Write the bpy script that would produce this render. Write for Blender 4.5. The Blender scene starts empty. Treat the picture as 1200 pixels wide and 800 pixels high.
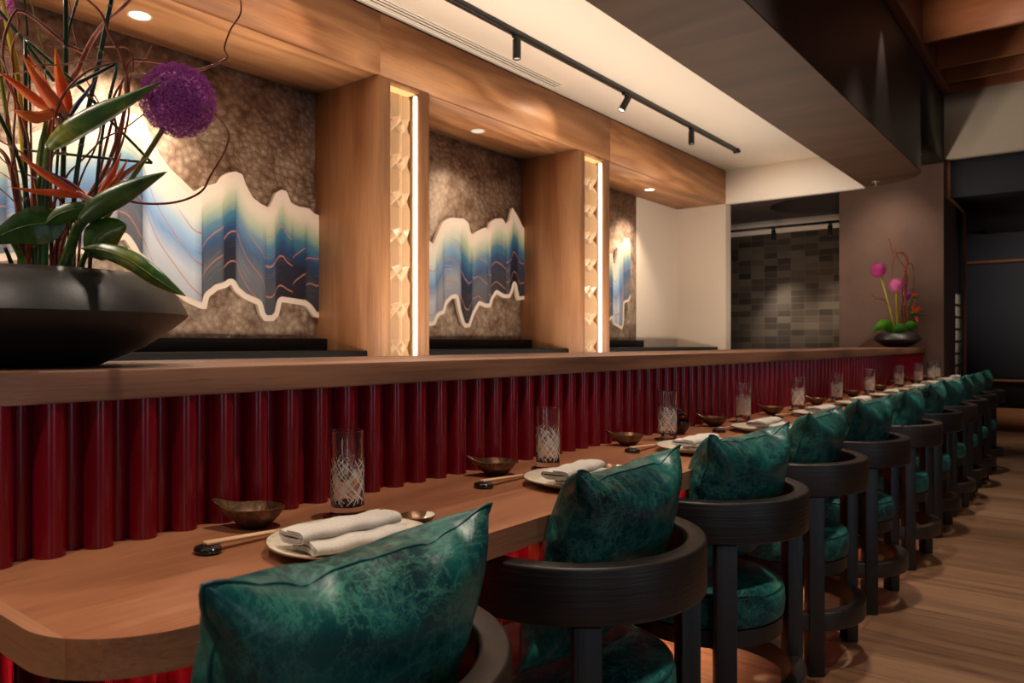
import bpy, bmesh, math, random
from mathutils import Vector, Matrix, noise
R = random.Random(7)
PI = math.pi
scn = bpy.context.scene
COL = scn.collection

# ------------------------------------------------------------------ camera model
F, A, HY, H = 875.0, math.radians(38.13), 401.5, 1.085
SA, CA = math.sin(A), math.cos(A)
def ray(px, py):
    l = (px-600)/F
    return Vector((-SA+l*CA, CA+l*SA, -(py-HY)/F))
def on_x(px, py, X):
    r = ray(px, py); return Vector((0,0,H))+r*(X/r.x)
def at_depth(px, py, d):
    return Vector((0,0,H))+ray(px, py)*d

# ------------------------------------------------------------------ materials
def newmat(name):
    m = bpy.data.materials.new(name); m.use_nodes = True
    nt = m.node_tree
    return m, nt, nt.nodes, nt.links, nt.nodes['Principled BSDF']
def setp(b, **k):
    for n, v in k.items():
        n = n.replace('_', ' ')
        if n in b.inputs: b.inputs[n].default_value = v
def c4(c): return (c[0], c[1], c[2], 1)
def srgb(r, g, b):
    f = lambda v: (v/255/12.92) if v/255 <= .04045 else ((v/255+.055)/1.055)**2.4
    return (f(r), f(g), f(b))
def plain(name, col, rough=.5, metal=0, **k):
    m, nt, N, L, b = newmat(name)
    setp(b, Base_Color=c4(col), Roughness=rough, Metallic=metal, **k)
    return m
def mapping(N, L, scale, rot=(0,0,0), src='Object'):
    tc = N.new('ShaderNodeTexCoord'); mp = N.new('ShaderNodeMapping')
    L.new(tc.outputs[src], mp.inputs[0])
    mp.inputs['Scale'].default_value = scale; mp.inputs['Rotation'].default_value = rot
    return mp.outputs[0]
def noise_n(N, L, vec, scale=1, detail=4, rough=.55, dist=0):
    n = N.new('ShaderNodeTexNoise'); L.new(vec, n.inputs['Vector'])
    n.inputs['Scale'].default_value = scale; n.inputs['Detail'].default_value = detail
    n.inputs['Roughness'].default_value = rough; n.inputs['Distortion'].default_value = dist
    return n.outputs[0]
def ramp(N, L, fac, stops, interp='LINEAR'):
    r = N.new('ShaderNodeValToRGB'); L.new(fac, r.inputs[0]); e = r.color_ramp
    e.interpolation = interp
    while len(e.elements) < len(stops): e.elements.new(.5)
    for el, (p, c) in zip(e.elements, stops):
        el.position = p; el.color = c4(c) if len(c) == 3 else c
    return r.outputs[0]
def math_n(N, L, op, a, b=None, c=None):
    n = N.new('ShaderNodeMath'); n.operation = op
    for i, v in enumerate((a, b, c)):
        if v is None: continue
        if isinstance(v, (int, float)): n.inputs[i].default_value = v
        else: L.new(v, n.inputs[i])
    return n.outputs[0]
def mix(N, L, fac, a, b, mode='MIX'):
    n = N.new('ShaderNodeMix'); n.data_type = 'RGBA'; n.blend_type = mode
    for k, v in ((0, fac), (6, a), (7, b)):
        if isinstance(v, (int, float)): n.inputs[k].default_value = v
        elif isinstance(v, tuple): n.inputs[k].default_value = c4(v)
        else: L.new(v, n.inputs[k])
    return n.outputs[2]
def bump(N, L, b, h, strength=.2, dist=.01):
    n = N.new('ShaderNodeBump'); L.new(h, n.inputs['Height'])
    n.inputs['Strength'].default_value = strength; n.inputs['Distance'].default_value = dist
    L.new(n.outputs[0], b.inputs['Normal'])

def wood(name, dark, light, axis='Y', rough=.45, rings=10, grain=.5, bmp=.12, sc=1.0, coat=0.0, ringw=.42):
    m, nt, N, L, b = newmat(name)
    def S(lo, hi):
        return tuple(lo*sc if a in axis else hi*sc for a in 'XYZ')
    oi = N.new('ShaderNodeObjectInfo')
    tc = N.new('ShaderNodeTexCoord'); add = N.new('ShaderNodeVectorMath'); add.operation = 'ADD'
    comb = N.new('ShaderNodeCombineXYZ')
    rv = math_n(N, L, 'MULTIPLY', oi.outputs['Random'], 17.0)
    for i in range(3): L.new(rv, comb.inputs[i])
    L.new(tc.outputs['Object'], add.inputs[0]); L.new(comb.outputs[0], add.inputs[1])
    def mp(s):
        n = N.new('ShaderNodeMapping'); L.new(add.outputs[0], n.inputs[0]); n.inputs['Scale'].default_value = s; return n.outputs[0]
    big = noise_n(N, L, mp(S(.55, 5)), 1, 2, .5, .3)
    rg = math_n(N, L, 'PINGPONG', math_n(N, L, 'MULTIPLY', big, float(rings)), 1.0)
    fine = noise_n(N, L, mp(S(3.5, 170)), 1, 3, .6)
    pore = noise_n(N, L, mp(S(9, 420)), 1, 2, .6)
    t = math_n(N, L, 'ADD', math_n(N, L, 'MULTIPLY', rg, ringw), math_n(N, L, 'MULTIPLY', fine, 1.04-ringw))
    tone = noise_n(N, L, mp(S(.5, 2.2)), 1, 1)
    t = math_n(N, L, 'ADD', t, math_n(N, L, 'MULTIPLY', math_n(N, L, 'SUBTRACT', tone, .5), .7))
    mid = tuple((x+y)/2 for x, y in zip(dark, light))
    c = ramp(N, L, t, [(.5-grain*.5, dark), (.5, mid), (.5+grain*.5, light)])
    c = mix(N, L, ramp(N, L, pore, [(.30, (.35,)*3), (.42, (0,)*3)]), c, tuple(x*.45 for x in dark))
    L.new(c, b.inputs['Base Color'])
    setp(b, Roughness=rough, Coat_Weight=coat, Coat_Roughness=.25)
    bump(N, L, b, fine, bmp, .003)
    return m

M = {}
M['oak_y'] = wood('honey_oak', srgb(140,86,48), srgb(204,148,100), 'Y', .52, 9, .8, ringw=.5)
M['oak_z'] = wood('honey_oak_upright', srgb(146,92,56), srgb(200,146,102), 'Z', .5, 6, .6, ringw=.4)
M['table'] = wood('table_oak', srgb(120,73,48), srgb(190,128,92), 'Y', .33, 4, .9, coat=.2)
M['counter'] = wood('counter_oak', srgb(80,50,36), srgb(152,106,79), 'Y', .5, 9, .8, ringw=.55)
M['counter_edge'] = M['counter']
M['coffer'] = wood('coffer_wood', srgb(100,52,28), srgb(158,94,54), 'X', .5, 5, .9)
M['board'] = wood('board_wood', srgb(130,84,56), srgb(176,122,84), 'X', .5, 4, .9)
M['ebony'] = wood('dark_stained_oak', srgb(12,9,8), srgb(30,23,20), 'Z', .45, 3, .9, bmp=.25)
M['ebony_rail'] = wood('dark_stained_oak_rail', srgb(9,7,6), srgb(54,38,29), 'XY', .45, 4, .75, bmp=.5)
M['cream'] = plain('cream_paint', srgb(244,232,216), .85)
M['bulkhead'] = plain('pale_plaster', srgb(196,184,166), .85)
M['offwhite'] = plain('white_wall_paint', srgb(218,202,184), .8)
M['black'] = plain('matt_black', (.012,.011,.011), .5)
M['blackstone'] = plain('black_stone', (.012,.011,.011), .65, 0, Specular_IOR_Level=.2)
M['blackmetal'] = plain('black_metal', (.02,.02,.02), .4, .6)
M['darknavy'] = plain('dark_panel', srgb(64,66,76), .4)
M['darkframe'] = plain('dark_reveal', srgb(26,22,22), .5)
M['steel'] = plain('steel', (.5,.48,.45), .3, 1)
M['bronze_dark'] = plain('bronze', (.13,.08,.045), .32, .9)
M['whiteglaze'] = plain('white_glaze', srgb(222,212,196), .25)

def m_soffit():
    m, nt, N, L, b = newmat('bronze_plaster')
    v = mapping(N, L, (.8, 7, 3))
    n = noise_n(N, L, v, 1, 3, .5, .4)
    c = ramp(N, L, n, [(.3, srgb(50,34,23)), (.7, srgb(68,47,32))])
    L.new(c, b.inputs['Base Color']); setp(b, Roughness=.6, Specular_IOR_Level=.2)
    bump(N, L, b, noise_n(N, L, mapping(N, L, (60,60,60)), 1, 4), .1, .004)
    return m
M['soffit'] = m_soffit()
def m_brown(name, a, c_, rough=.6):
    m, nt, N, L, b = newmat(name)
    n = noise_n(N, L, mapping(N, L, (3,3,3)), 1, 5, .6)
    L.new(ramp(N, L, n, [(.3, a), (.7, c_)]), b.inputs['Base Color']); setp(b, Roughness=rough)
    bump(N, L, b, noise_n(N, L, mapping(N, L, (50,50,50)), 1, 4), .12, .004)
    return m
M['brown'] = m_brown('brown_plaster', srgb(96,70,58), srgb(112,84,70))
M['darkface'] = m_brown('dark_bronze_face', srgb(26,19,17), srgb(38,28,25), .5)
M['vase'] = m_brown('black_ceramic', (.010,.0095,.009), (.022,.020,.019), .42)

def m_red():
    m, nt, N, L, b = newmat('oxblood_lacquer')
    n = noise_n(N, L, mapping(N, L, (40,40,1.2)), 1, 3)
    L.new(ramp(N, L, n, [(.3, (.13,.0016,.0065)), (.7, (.195,.003,.011))]), b.inputs['Base Color'])
    setp(b, Roughness=.2, Specular_IOR_Level=.4)
    return m
M['red'] = m_red()

def m_leather(rlo=.27, rhi=.44, spec=.4):
    m, nt, N, L, b = newmat('distressed_teal_leather')
    oi = N.new('ShaderNodeObjectInfo')
    tc = N.new('ShaderNodeTexCoord'); add = N.new('ShaderNodeVectorMath'); add.operation = 'ADD'
    cb = N.new('ShaderNodeCombineXYZ'); L.new(math_n(N, L, 'MULTIPLY', oi.outputs['Random'], 9.), cb.inputs[0])
    L.new(tc.outputs['Object'], add.inputs[0]); L.new(cb.outputs[0], add.inputs[1])
    v = add.outputs[0]
    def mp(s, r=(0,0,0)):
        n = N.new('ShaderNodeMapping'); L.new(v, n.inputs[0]); n.inputs['Scale'].default_value = s; n.inputs['Rotation'].default_value = r; return n.outputs[0]
    big = noise_n(N, L, mp((5,5,5)), 1, 5, .6, .6)
    base = ramp(N, L, big, [(.32, srgb(3,26,32)), (.48, srgb(4,54,60)), (.60, srgb(14,80,76)), (.80, srgb(62,100,76))])
    mask = noise_n(N, L, mp((8,8,8), (.3,0,.7)), 1, 3, .6)
    veins = None
    for s, rt, w in (((6,3.5,9), (.5,.2,.3), .010), ((11,5,8), (1.2,.6,.1), .008), ((4,9,5), (.1,1.0,.8), .007), ((22,12,16), (.3,.3,1.2), .008), ((30,9,12), (1.0,.9,.2), .006), ((8,30,16), (.2,1.3,.6), .006)):
        nn = noise_n(N, L, mp(s, rt), 1, 5, .62, .5)
        d = math_n(N, L, 'ABSOLUTE', math_n(N, L, 'SUBTRACT', nn, .5))
        ln = ramp(N, L, d, [(0, (1,1,1)), (w, (.25,)*3), (w*4, (0,0,0))])
        veins = ln if veins is None else mix(N, L, 1.0, veins, ln, 'LIGHTEN')
    mk = ramp(N, L, mask, [(.28, (.22,)*3), (.62, (1,)*3)])
    veins = mix(N, L, 1.0, veins, mk, 'MULTIPLY')
    scuff = ramp(N, L, noise_n(N, L, mp((16,16,16)), 1, 6, .75, .3), [(.55, (0,)*3), (.8, (.28,)*3)])
    veins = mix(N, L, 1.0, veins, scuff, 'LIGHTEN')
    c = mix(N, L, math_n(N, L, 'MULTIPLY', veins, .50), base, srgb(88,160,134))
    L.new(c, b.inputs['Base Color'])
    setp(b, Specular_IOR_Level=spec)
    L.new(ramp(N, L, mask, [(.3, (rlo,)*3), (.7, (rhi,)*3)]), b.inputs['Roughness'])
    wr = noise_n(N, L, mp((9,9,6), (.4,.3,0)), 1, 6, .6, .8)
    bump(N, L, b, wr, .35, .010)
    return m
M['leather'] = m_leather()
M['leather_seat'] = m_leather(.5, .62, .18)
M['piping'] = plain('teal_piping', srgb(14,74,74), .4)

def m_linen():
    m, nt, N, L, b = newmat('grey_linen')
    v = mapping(N, L, (1,1,1))
    w = noise_n(N, L, mapping(N, L, (1600,300,1600)), 1, 2)
    w2 = noise_n(N, L, mapping(N, L, (300,1600,300)), 1, 2)
    s = math_n(N, L, 'ADD', w, w2)
    L.new(ramp(N, L, s, [(.7, srgb(150,140,130)), (1.2, srgb(196,186,176))]), b.inputs['Base Color'])
    setp(b, Roughness=.95, Sheen_Weight=.2); bump(N, L, b, s, .3, .0008)
    return m
M['linen'] = m_linen()
def m_plate():
    m, nt, N, L, b = newmat('speckled_stoneware')
    n = noise_n(N, L, mapping(N, L, (90,90,90)), 1, 6, .7)
    L.new(ramp(N, L, n, [(.3, srgb(150,130,108)), (.45, srgb(196,180,158)), (.7, srgb(216,204,186))]), b.inputs['Base Color'])
    setp(b, Roughness=.35); return m
M['plate'] = m_plate()
M['plate_rim'] = plain('brown_glazed_edge', srgb(112,78,52), .3)
def m_bronze():
    m, nt, N, L, b = newmat('hammered_bronze')
    n = noise_n(N, L, mapping(N, L, (18,50,30)), 1, 4, .6, 1)
    L.new(ramp(N, L, n, [(.3, srgb(66,46,34)), (.6, srgb(118,84,58)), (.8, srgb(150,110,76))]), b.inputs['Base Color'])
    setp(b, Roughness=.36, Metallic=.7); bump(N, L, b, n, .3, .003); return m
M['bronze'] = m_bronze()
M['chop'] = wood('chopstick_wood', srgb(190,140,98), srgb(222,176,132), 'Y', .5, 2, .8)
M['gloss_black'] = plain('gloss_black', (.008,.008,.009), .12, 0, Coat_Weight=.5)
def m_glass(name, col, rough=.0):
    m, nt, N, L, b = newmat(name)
    setp(b, Base_Color=c4(col), Roughness=rough, IOR=1.45, Transmission_Weight=1.0); return m
M['glass'] = m_glass('clear_glass', (1,1,1))
M['amber'] = m_glass('amber_glass', (.10,.012,.006), .03)
M['etch'] = plain('frosted_etching', srgb(226,220,208), .6)

def m_emit(name, col, s):
    m = bpy.data.materials.new(name); m.use_nodes = True; nt = m.node_tree
    nt.nodes.clear(); e = nt.nodes.new('ShaderNodeEmission'); o = nt.nodes.new('ShaderNodeOutputMaterial')
    e.inputs[0].default_value = c4(col); e.inputs[1].default_value = s; nt.links.new(e.outputs[0], o.inputs[0]); return m
M['led'] = m_emit('led_warm_white', (1,.86,.66), 5)
M['led_amber'] = m_emit('led_amber', (1,.60,.22), 1.3)
M['led_under'] = m_emit('led_under', (1,.60,.36), 230)
M['lens_on'] = m_emit('lens_lit', (1,.86,.68), 5)
M['lens_dim'] = m_emit('lens_dim', (1,.80,.62), .9)
M['lattice'] = plain('moulded_cream_resin', srgb(214,176,136), .25, 0, Coat_Weight=.4)

def m_mosaic():
    m, nt, N, L, b = newmat('rosette_shell_wall')
    v = mapping(N, L, (1,1,1))
    nz = N.new('ShaderNodeTexNoise'); L.new(v, nz.inputs['Vector']); nz.inputs['Scale'].default_value = 9
    mixv = N.new('ShaderNodeVectorMath'); mixv.operation = 'MULTIPLY_ADD'
    L.new(nz.outputs[1], mixv.inputs[0]); mixv.inputs[1].default_value = (.018,)*3; L.new(v, mixv.inputs[2])
    vo = N.new('ShaderNodeTexVoronoi'); L.new(mixv.outputs[0], vo.inputs['Vector']); vo.inputs['Scale'].default_value = 30
    vo.feature = 'SMOOTH_F1'; vo.inputs['Smoothness'].default_value = .12
    d = vo.outputs['Distance']
    ringy = math_n(N, L, 'SINE', math_n(N, L, 'MULTIPLY', d, 26.))
    fine = noise_n(N, L, v, 120, 4, .7)
    h = math_n(N, L, 'ADD', math_n(N, L, 'MULTIPLY', d, -1.6), math_n(N, L, 'MULTIPLY', ringy, .10))
    h = math_n(N, L, 'ADD', h, math_n(N, L, 'MULTIPLY', fine, .35))
    big = noise_n(N, L, v, 6.0, 5, .68)
    t = math_n(N, L, 'ADD', math_n(N, L, 'MULTIPLY', h, .15), big)
    c = ramp(N, L, t, [(.24, srgb(118,90,70)), (.42, srgb(170,144,121)), (.60, srgb(204,184,162)), (.8, srgb(222,206,186))])
    L.new(c, b.inputs['Base Color']); setp(b, Roughness=.5)
    bump(N, L, b, h, .55, .010); return m
M['mosaic'] = m_mosaic()

def m_floor():
    m, nt, N, L, b = newmat('oak_floor_planks')
    v = mapping(N, L, (1,1,1))
    br = N.new('ShaderNodeTexBrick'); L.new(v, br.inputs['Vector'])
    br.inputs['Scale'].default_value = 1.0; br.offset = .37
    br.inputs['Brick Width'].default_value = 1.9; br.inputs['Row Height'].default_value = .19
    br.inputs['Mortar Size'].default_value = .0014; br.inputs['Mortar Smooth'].default_value = .2; br.inputs['Bias'].default_value = 0
    br.inputs['Color1'].default_value = (0,0,0,1); br.inputs['Color2'].default_value = (1,1,1,1); br.inputs['Mortar'].default_value = (.5,.5,.5,1)
    sep = N.new('ShaderNodeSeparateXYZ'); L.new(v, sep.inputs[0])
    off = math_n(N, L, 'MULTIPLY', br.outputs['Color'], 37.0)
    cb = N.new('ShaderNodeCombineXYZ'); L.new(math_n(N, L, 'ADD', sep.outputs[0], off), cb.inputs[0]); L.new(sep.outputs[1], cb.inputs[1]); L.new(off, cb.inputs[2])
    def mp(s):
        n = N.new('ShaderNodeMapping'); L.new(cb.outputs[0], n.inputs[0]); n.inputs['Scale'].default_value = s; return n.outputs[0]
    g1 = noise_n(N, L, mp((1.4,22,1)), 1, 4, .6, .6); g2 = noise_n(N, L, mp((5,130,1)), 1, 3, .6)
    t = math_n(N, L, 'ADD', math_n(N, L, 'MULTIPLY', g1, .8), math_n(N, L, 'MULTIPLY', g2, .35))
    t = math_n(N, L, 'ADD', t, math_n(N, L, 'MULTIPLY', math_n(N, L, 'SUBTRACT', br.outputs['Color'], .5), .30))
    c = ramp(N, L, t, [(.30, srgb(98,70,50)), (.52, srgb(132,98,72)), (.78, srgb(156,120,92))])
    c = mix(N, L, br.outputs['Fac'], c, srgb(58,38,28))
    L.new(c, b.inputs['Base Color']); setp(b, Roughness=.42, Coat_Weight=.1, Coat_Roughness=.3)
    bump(N, L, b, g2, .12, .002); return m
M['floor'] = m_floor()

def m_tile():
    m, nt, N, L, b = newmat('stacked_glazed_tiles')
    tc = N.new('ShaderNodeTexCoord'); sep = N.new('ShaderNodeSeparateXYZ'); L.new(tc.outputs['Object'], sep.inputs[0])
    cb = N.new('ShaderNodeCombineXYZ'); L.new(sep.outputs[0], cb.inputs[0]); L.new(sep.outputs[2], cb.inputs[1])
    br = N.new('ShaderNodeTexBrick'); L.new(cb.outputs[0], br.inputs['Vector']); br.offset = 0; br.inputs['Scale'].default_value = 1
    br.inputs['Brick Width'].default_value = .149; br.inputs['Row Height'].default_value = .0725
    br.inputs['Mortar Size'].default_value = .0028; br.inputs['Bias'].default_value = 0
    br.inputs['Color1'].default_value = (0,0,0,1); br.inputs['Color2'].default_value = (1,1,1,1)
    c = ramp(N, L, br.outputs['Color'], [(0, srgb(62,53,46)), (.5, srgb(92,81,70)), (1, srgb(118,106,92))])
    c = mix(N, L, br.outputs['Fac'], c, srgb(118,104,88))
    L.new(c, b.inputs['Base Color']); setp(b, Roughness=.55)
    bump(N, L, b, math_n(N, L, 'MULTIPLY', br.outputs['Fac'], -1.), .4, .004); return m
M['tile'] = m_tile()

def m_art():
    m, nt, N, L, b = newmat('brushed_paint_print')
    uv = N.new('ShaderNodeUVMap'); uv.uv_map = 'UVMap'
    sep = N.new('ShaderNodeSeparateXYZ'); L.new(uv.outputs[0], sep.inputs[0])
    u, v = sep.outputs[0], sep.outputs[1]
    at = N.new('ShaderNodeAttribute'); at.attribute_name = 'fold'
    sf = N.new('ShaderNodeSeparateColor'); L.new(at.outputs[0], sf.inputs[0])
    tone, pos, slope = sf.outputs[0], sf.outputs[1], sf.outputs[2]
    # curved stroke coordinate: the stripes bow across every fold
    sl = math_n(N, L, 'MULTIPLY', math_n(N, L, 'SUBTRACT', slope, .5), .8)
    w = math_n(N, L, 'ADD', v, math_n(N, L, 'MULTIPLY', sl, math_n(N, L, 'POWER', pos, .7)))
    cb = N.new('ShaderNodeCombineXYZ'); L.new(u, cb.inputs[0]); L.new(w, cb.inputs[1]); L.new(tone, cb.inputs[2])
    def mp(s):
        n = N.new('ShaderNodeMapping'); L.new(cb.outputs[0], n.inputs[0]); n.inputs['Scale'].default_value = s; return n.outputs[0]
    streak = noise_n(N, L, mp((2.5,46,3)), 1, 5, .7)
    patch = noise_n(N, L, mp((10,3,7)), 1, 3, .6)
    g = math_n(N, L, 'ADD', v, math_n(N, L, 'MULTIPLY', math_n(N, L, 'SUBTRACT', streak, .5), .10))
    darkc = ramp(N, L, g, [(0, srgb(20,18,28)), (.36, srgb(22,28,50)), (.52, srgb(26,66,108)), (.66, srgb(60,116,140)), (.78, srgb(160,178,150)), (.92, srgb(222,208,184)), (1, srgb(232,216,198))])
    palec = ramp(N, L, g, [(0, srgb(176,182,192)), (.25, srgb(196,200,208)), (.45, srgb(120,158,200)), (.62, srgb(168,196,222)), (.78, srgb(220,222,210)), (1, srgb(234,220,202))])
    c = mix(N, L, tone, palec, darkc)
    brush = ramp(N, L, math_n(N, L, 'MULTIPLY', streak, math_n(N, L, 'ADD', patch, .45)), [(.54, (0,)*3), (.78, (.9,)*3)])
    low = ramp(N, L, v, [(.0, (.75,)*3), (.5, (.55,)*3), (.68, (0,)*3)])
    bl = mix(N, L, 1.0, brush, low, 'MULTIPLY')
    c = mix(N, L, math_n(N, L, 'MULTIPLY', bl, math_n(N, L, 'SUBTRACT', 1.22, tone)), c, srgb(214,206,200))
    lines = math_n(N, L, 'ABSOLUTE', math_n(N, L, 'SUBTRACT', math_n(N, L, 'FRACT', math_n(N, L, 'ADD', math_n(N, L, 'MULTIPLY', w, 3.4), tone)), .5))
    lm = ramp(N, L, lines, [(0, (1,)*3), (.02, (.9,)*3), (.035, (0,)*3)])
    lm = mix(N, L, 1.0, lm, ramp(N, L, v, [(.7, (.85,)*3), (.8, (0,)*3)]), 'MULTIPLY')
    c = mix(N, L, lm, c, srgb(186,120,96))
    edge = ramp(N, L, pos, [(0, (.55,)*3), (.10, (0,)*3), (.86, (0,)*3), (1, (.45,)*3)])
    edge = mix(N, L, 1.0, edge, ramp(N, L, v, [(.0, (1,)*3), (.72, (.8,)*3), (.9, (0,)*3)]), 'MULTIPLY')
    c = mix(N, L, edge, c, srgb(18,26,52))
    L.new(c, b.inputs['Base Color']); setp(b, Roughness=.5); return m
M['art'] = m_art()
M['artwhite'] = plain('art_border_white', srgb(232,212,194), .6)

def m_leaf(name, a, c_, e, rough=.35):
    m, nt, N, L, b = newmat(name)
    n = noise_n(N, L, mapping(N, L, (9,9,9)), 1, 4, .6, .8)
    L.new(ramp(N, L, n, [(.3, a), (.55, c_), (.75, e)]), b.inputs['Base Color'])
    setp(b, Roughness=rough, Subsurface_Weight=.05); return m
M['leaf'] = m_leaf('glossy_green_leaf', srgb(20,60,16), srgb(46,98,24), srgb(140,150,36))
M['leaf_light'] = m_leaf('bright_green_leaf', srgb(40,110,20), srgb(84,160,34), srgb(130,185,56))
M['spathe'] = m_leaf('green_spathe', srgb(36,72,40), srgb(76,110,46), srgb(176,168,56))
M['horsetail'] = m_leaf('horsetail_green', srgb(10,34,20), srgb(18,54,28), srgb(30,72,34))
M['node'] = plain('pale_node', srgb(130,112,84), .7)
M['stem_green'] = m_leaf('allium_stem', srgb(70,88,34), srgb(104,118,44), srgb(140,140,50))
M['stem_yellow'] = m_leaf('yellow_stem', srgb(140,130,24), srgb(170,156,34), srgb(190,180,60))
M['orange'] = m_leaf('orange_petal', srgb(205,62,0), srgb(243,96,6), srgb(250,138,30), .5)
M['bluepet'] = plain('indigo_petal', srgb(48,46,84), .5)
M['pink_base'] = m_leaf('pink_sheath', srgb(150,104,84), srgb(170,126,96), srgb(190,150,110), .5)
def m_allium(name, a, c_):
    m, nt, N, L, b = newmat(name)
    n = noise_n(N, L, mapping(N, L, (260,260,260)), 1, 2)
    L.new(ramp(N, L, n, [(.36, a), (.64, c_)]), b.inputs['Base Color']); setp(b, Roughness=.7); return m
M['allium'] = m_allium('purple_floret', srgb(104,28,110), srgb(232,124,212))
M['allium_pink'] = m_allium('pink_floret', srgb(188,70,140), srgb(232,128,184))
M['allium_mag'] = m_allium('magenta_floret', srgb(146,30,104), srgb(206,66,150))
def m_willow():
    m, nt, N, L, b = newmat('willow_bark')
    n = noise_n(N, L, mapping(N, L, (60,60,25)), 1, 5, .7)
    L.new(ramp(N, L, n, [(.3, srgb(70,30,18)), (.55, srgb(148,70,40)), (.8, srgb(190,116,76))]), b.inputs['Base Color']); setp(b, Roughness=.6); return m
M['willow'] = m_willow()
M['shoji'] = plain('shoji_paper', srgb(206,198,186), .7)

# ------------------------------------------------------------------ object helpers
def obj(name, bm, mat, parent=None, smooth=35, loc=None):
    me = bpy.data.meshes.new(name)
    if smooth is not None:
        for f in bm.faces: f.smooth = True
        for e in bm.edges:
            if len(e.link_faces) == 2 and e.calc_face_angle(0) > math.radians(smooth): e.smooth = False
    bm.to_mesh(me); bm.free()
    o = bpy.data.objects.new(name, me); COL.objects.link(o)
    me.materials.append(M[mat] if isinstance(mat, str) else mat)
    if parent is not None: o.parent = parent
    if loc is not None: o.location = loc
    return o
def tag(o, label, cat, group=None):
    o['label'] = label; o['category'] = cat
    if group: o['group'] = group
    return o
def thing(name, label, cat, loc=(0,0,0), rz=0, group=None):
    o = bpy.data.objects.new(name, None); COL.objects.link(o)
    o.location = loc; o.rotation_euler = (0,0,rz); o.empty_display_size = .05
    return tag(o, label, cat, group)
def struct(name, bm, mat, smooth=35):
    o = obj(name, bm, mat, None, smooth); o['kind'] = 'structure'; return o
def dup(root, loc, rz=0, label=None, group=None):
    r = root.copy(); COL.objects.link(r); r.location = loc; r.rotation_euler = (root.rotation_euler[0], root.rotation_euler[1], rz)
    if label: r['label'] = label
    if group: r['group'] = group
    for ch in list(root.children):
        c = ch.copy(); COL.objects.link(c); c.parent = r
        for g in ch.children:
            d = g.copy(); COL.objects.link(d); d.parent = c
    return r
def bx(bm, x0, x1, y0, y1, z0, z1, bev=0, seg=2):
    vs = [bm.verts.new((x, y, z)) for x in (x0,x1) for y in (y0,y1) for z in (z0,z1)]
    fs = [(0,1,3,2),(4,6,7,5),(0,4,5,1),(2,3,7,6),(0,2,6,4),(1,5,7,3)]
    faces = [bm.faces.new([vs[i] for i in f]) for f in fs]
    if bev:
        es = list({e for f in faces for e in f.edges})
        bmesh.ops.bevel(bm, geom=es, offset=bev, segments=seg, profile=.5, affect='EDGES')
    return bm
def box(*a, **k): return bx(bmesh.new(), *a, **k)
def prism(pts, z0, z1, bev=0, seg=2, axis='z'):
    bm = bmesh.new()
    lo = [bm.verts.new((x, y, z0)) for x, y in pts]; hi = [bm.verts.new((x, y, z1)) for x, y in pts]
    n = len(pts)
    f1 = bm.faces.new(lo[::-1]); f2 = bm.faces.new(hi)
    for i in range(n): bm.faces.new((lo[i], lo[(i+1)%n], hi[(i+1)%n], hi[i]))
    if bev:
        es = [e for f in (f1, f2) for e in f.edges]
        bmesh.ops.bevel(bm, geom=es, offset=bev, segments=seg, profile=.5, affect='EDGES')
    bmesh.ops.recalc_face_normals(bm, faces=bm.faces)
    return bm
def lathe(prof, n=48, bm=None, cx=0, cy=0, cz=0, closed=False):
    bm = bm or bmesh.new(); rings = []
    for r, z in prof:
        if r < 1e-6: rings.append([bm.verts.new((cx, cy, cz+z))])
        else: rings.append([bm.verts.new((cx+r*math.cos(2*PI*i/n), cy+r*math.sin(2*PI*i/n), cz+z)) for i in range(n)])
    pairs = list(zip(rings, rings[1:]))
    if closed: pairs.append((rings[-1], rings[0]))
    for a, b in pairs:
        for i in range(n):
            j = (i+1) % n
            if len(a) == 1 and len(b) == 1: continue
            if len(a) == 1: bm.faces.new((a[0], b[j], b[i]))
            elif len(b) == 1: bm.faces.new((a[i], a[j], b[0]))
            else: bm.faces.new((a[i], a[j], b[j], b[i]))
    bmesh.ops.recalc_face_normals(bm, faces=bm.faces)
    return bm
def catmull(P, k=8):
    P = [Vector(p) for p in P]
    if len(P) < 3: return P
    Q = [P[0]*2-P[1]]+P+[P[-1]*2-P[-2]]; out = []
    for i in range(1, len(Q)-2):
        a, b, c, d = Q[i-1:i+3]
        for s in range(k):
            t = s/k
            out.append(.5*((2*b)+(c-a)*t+(2*a-5*b+4*c-d)*t*t+(3*b-a-3*c+d)*t*t*t))
    out.append(P[-1]); return out
def tube(P, rad, n=8, bm=None, caps=True):
    """rad: number or function of 0..1"""
    bm = bm or bmesh.new()
    P = [Vector(p) for p in P]; m = len(P)
    rf = rad if callable(rad) else (lambda t: rad)
    up = Vector((.3,.2,1)).normalized(); rings = []
    T0 = (P[1]-P[0]).normalized(); u = T0.cross(up)
    if u.length < 1e-3: u = T0.cross(Vector((1,0,0)))
    u.normalize()
    for i, p in enumerate(P):
        T = (P[min(i+1, m-1)]-P[max(i-1, 0)]).normalized()
        u = (u-T*u.dot(T)).normalized(); w = T.cross(u); r = rf(i/(m-1))
        rings.append([bm.verts.new(p+(u*math.cos(2*PI*j/n)+w*math.sin(2*PI*j/n))*r) for j in range(n)])
    for a, b in zip(rings, rings[1:]):
        for i in range(n): bm.faces.new((a[i], a[(i+1)%n], b[(i+1)%n], b[i]))
    if caps:
        bm.faces.new(rings[0][::-1]); bm.faces.new(rings[-1])
    return bm
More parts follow.
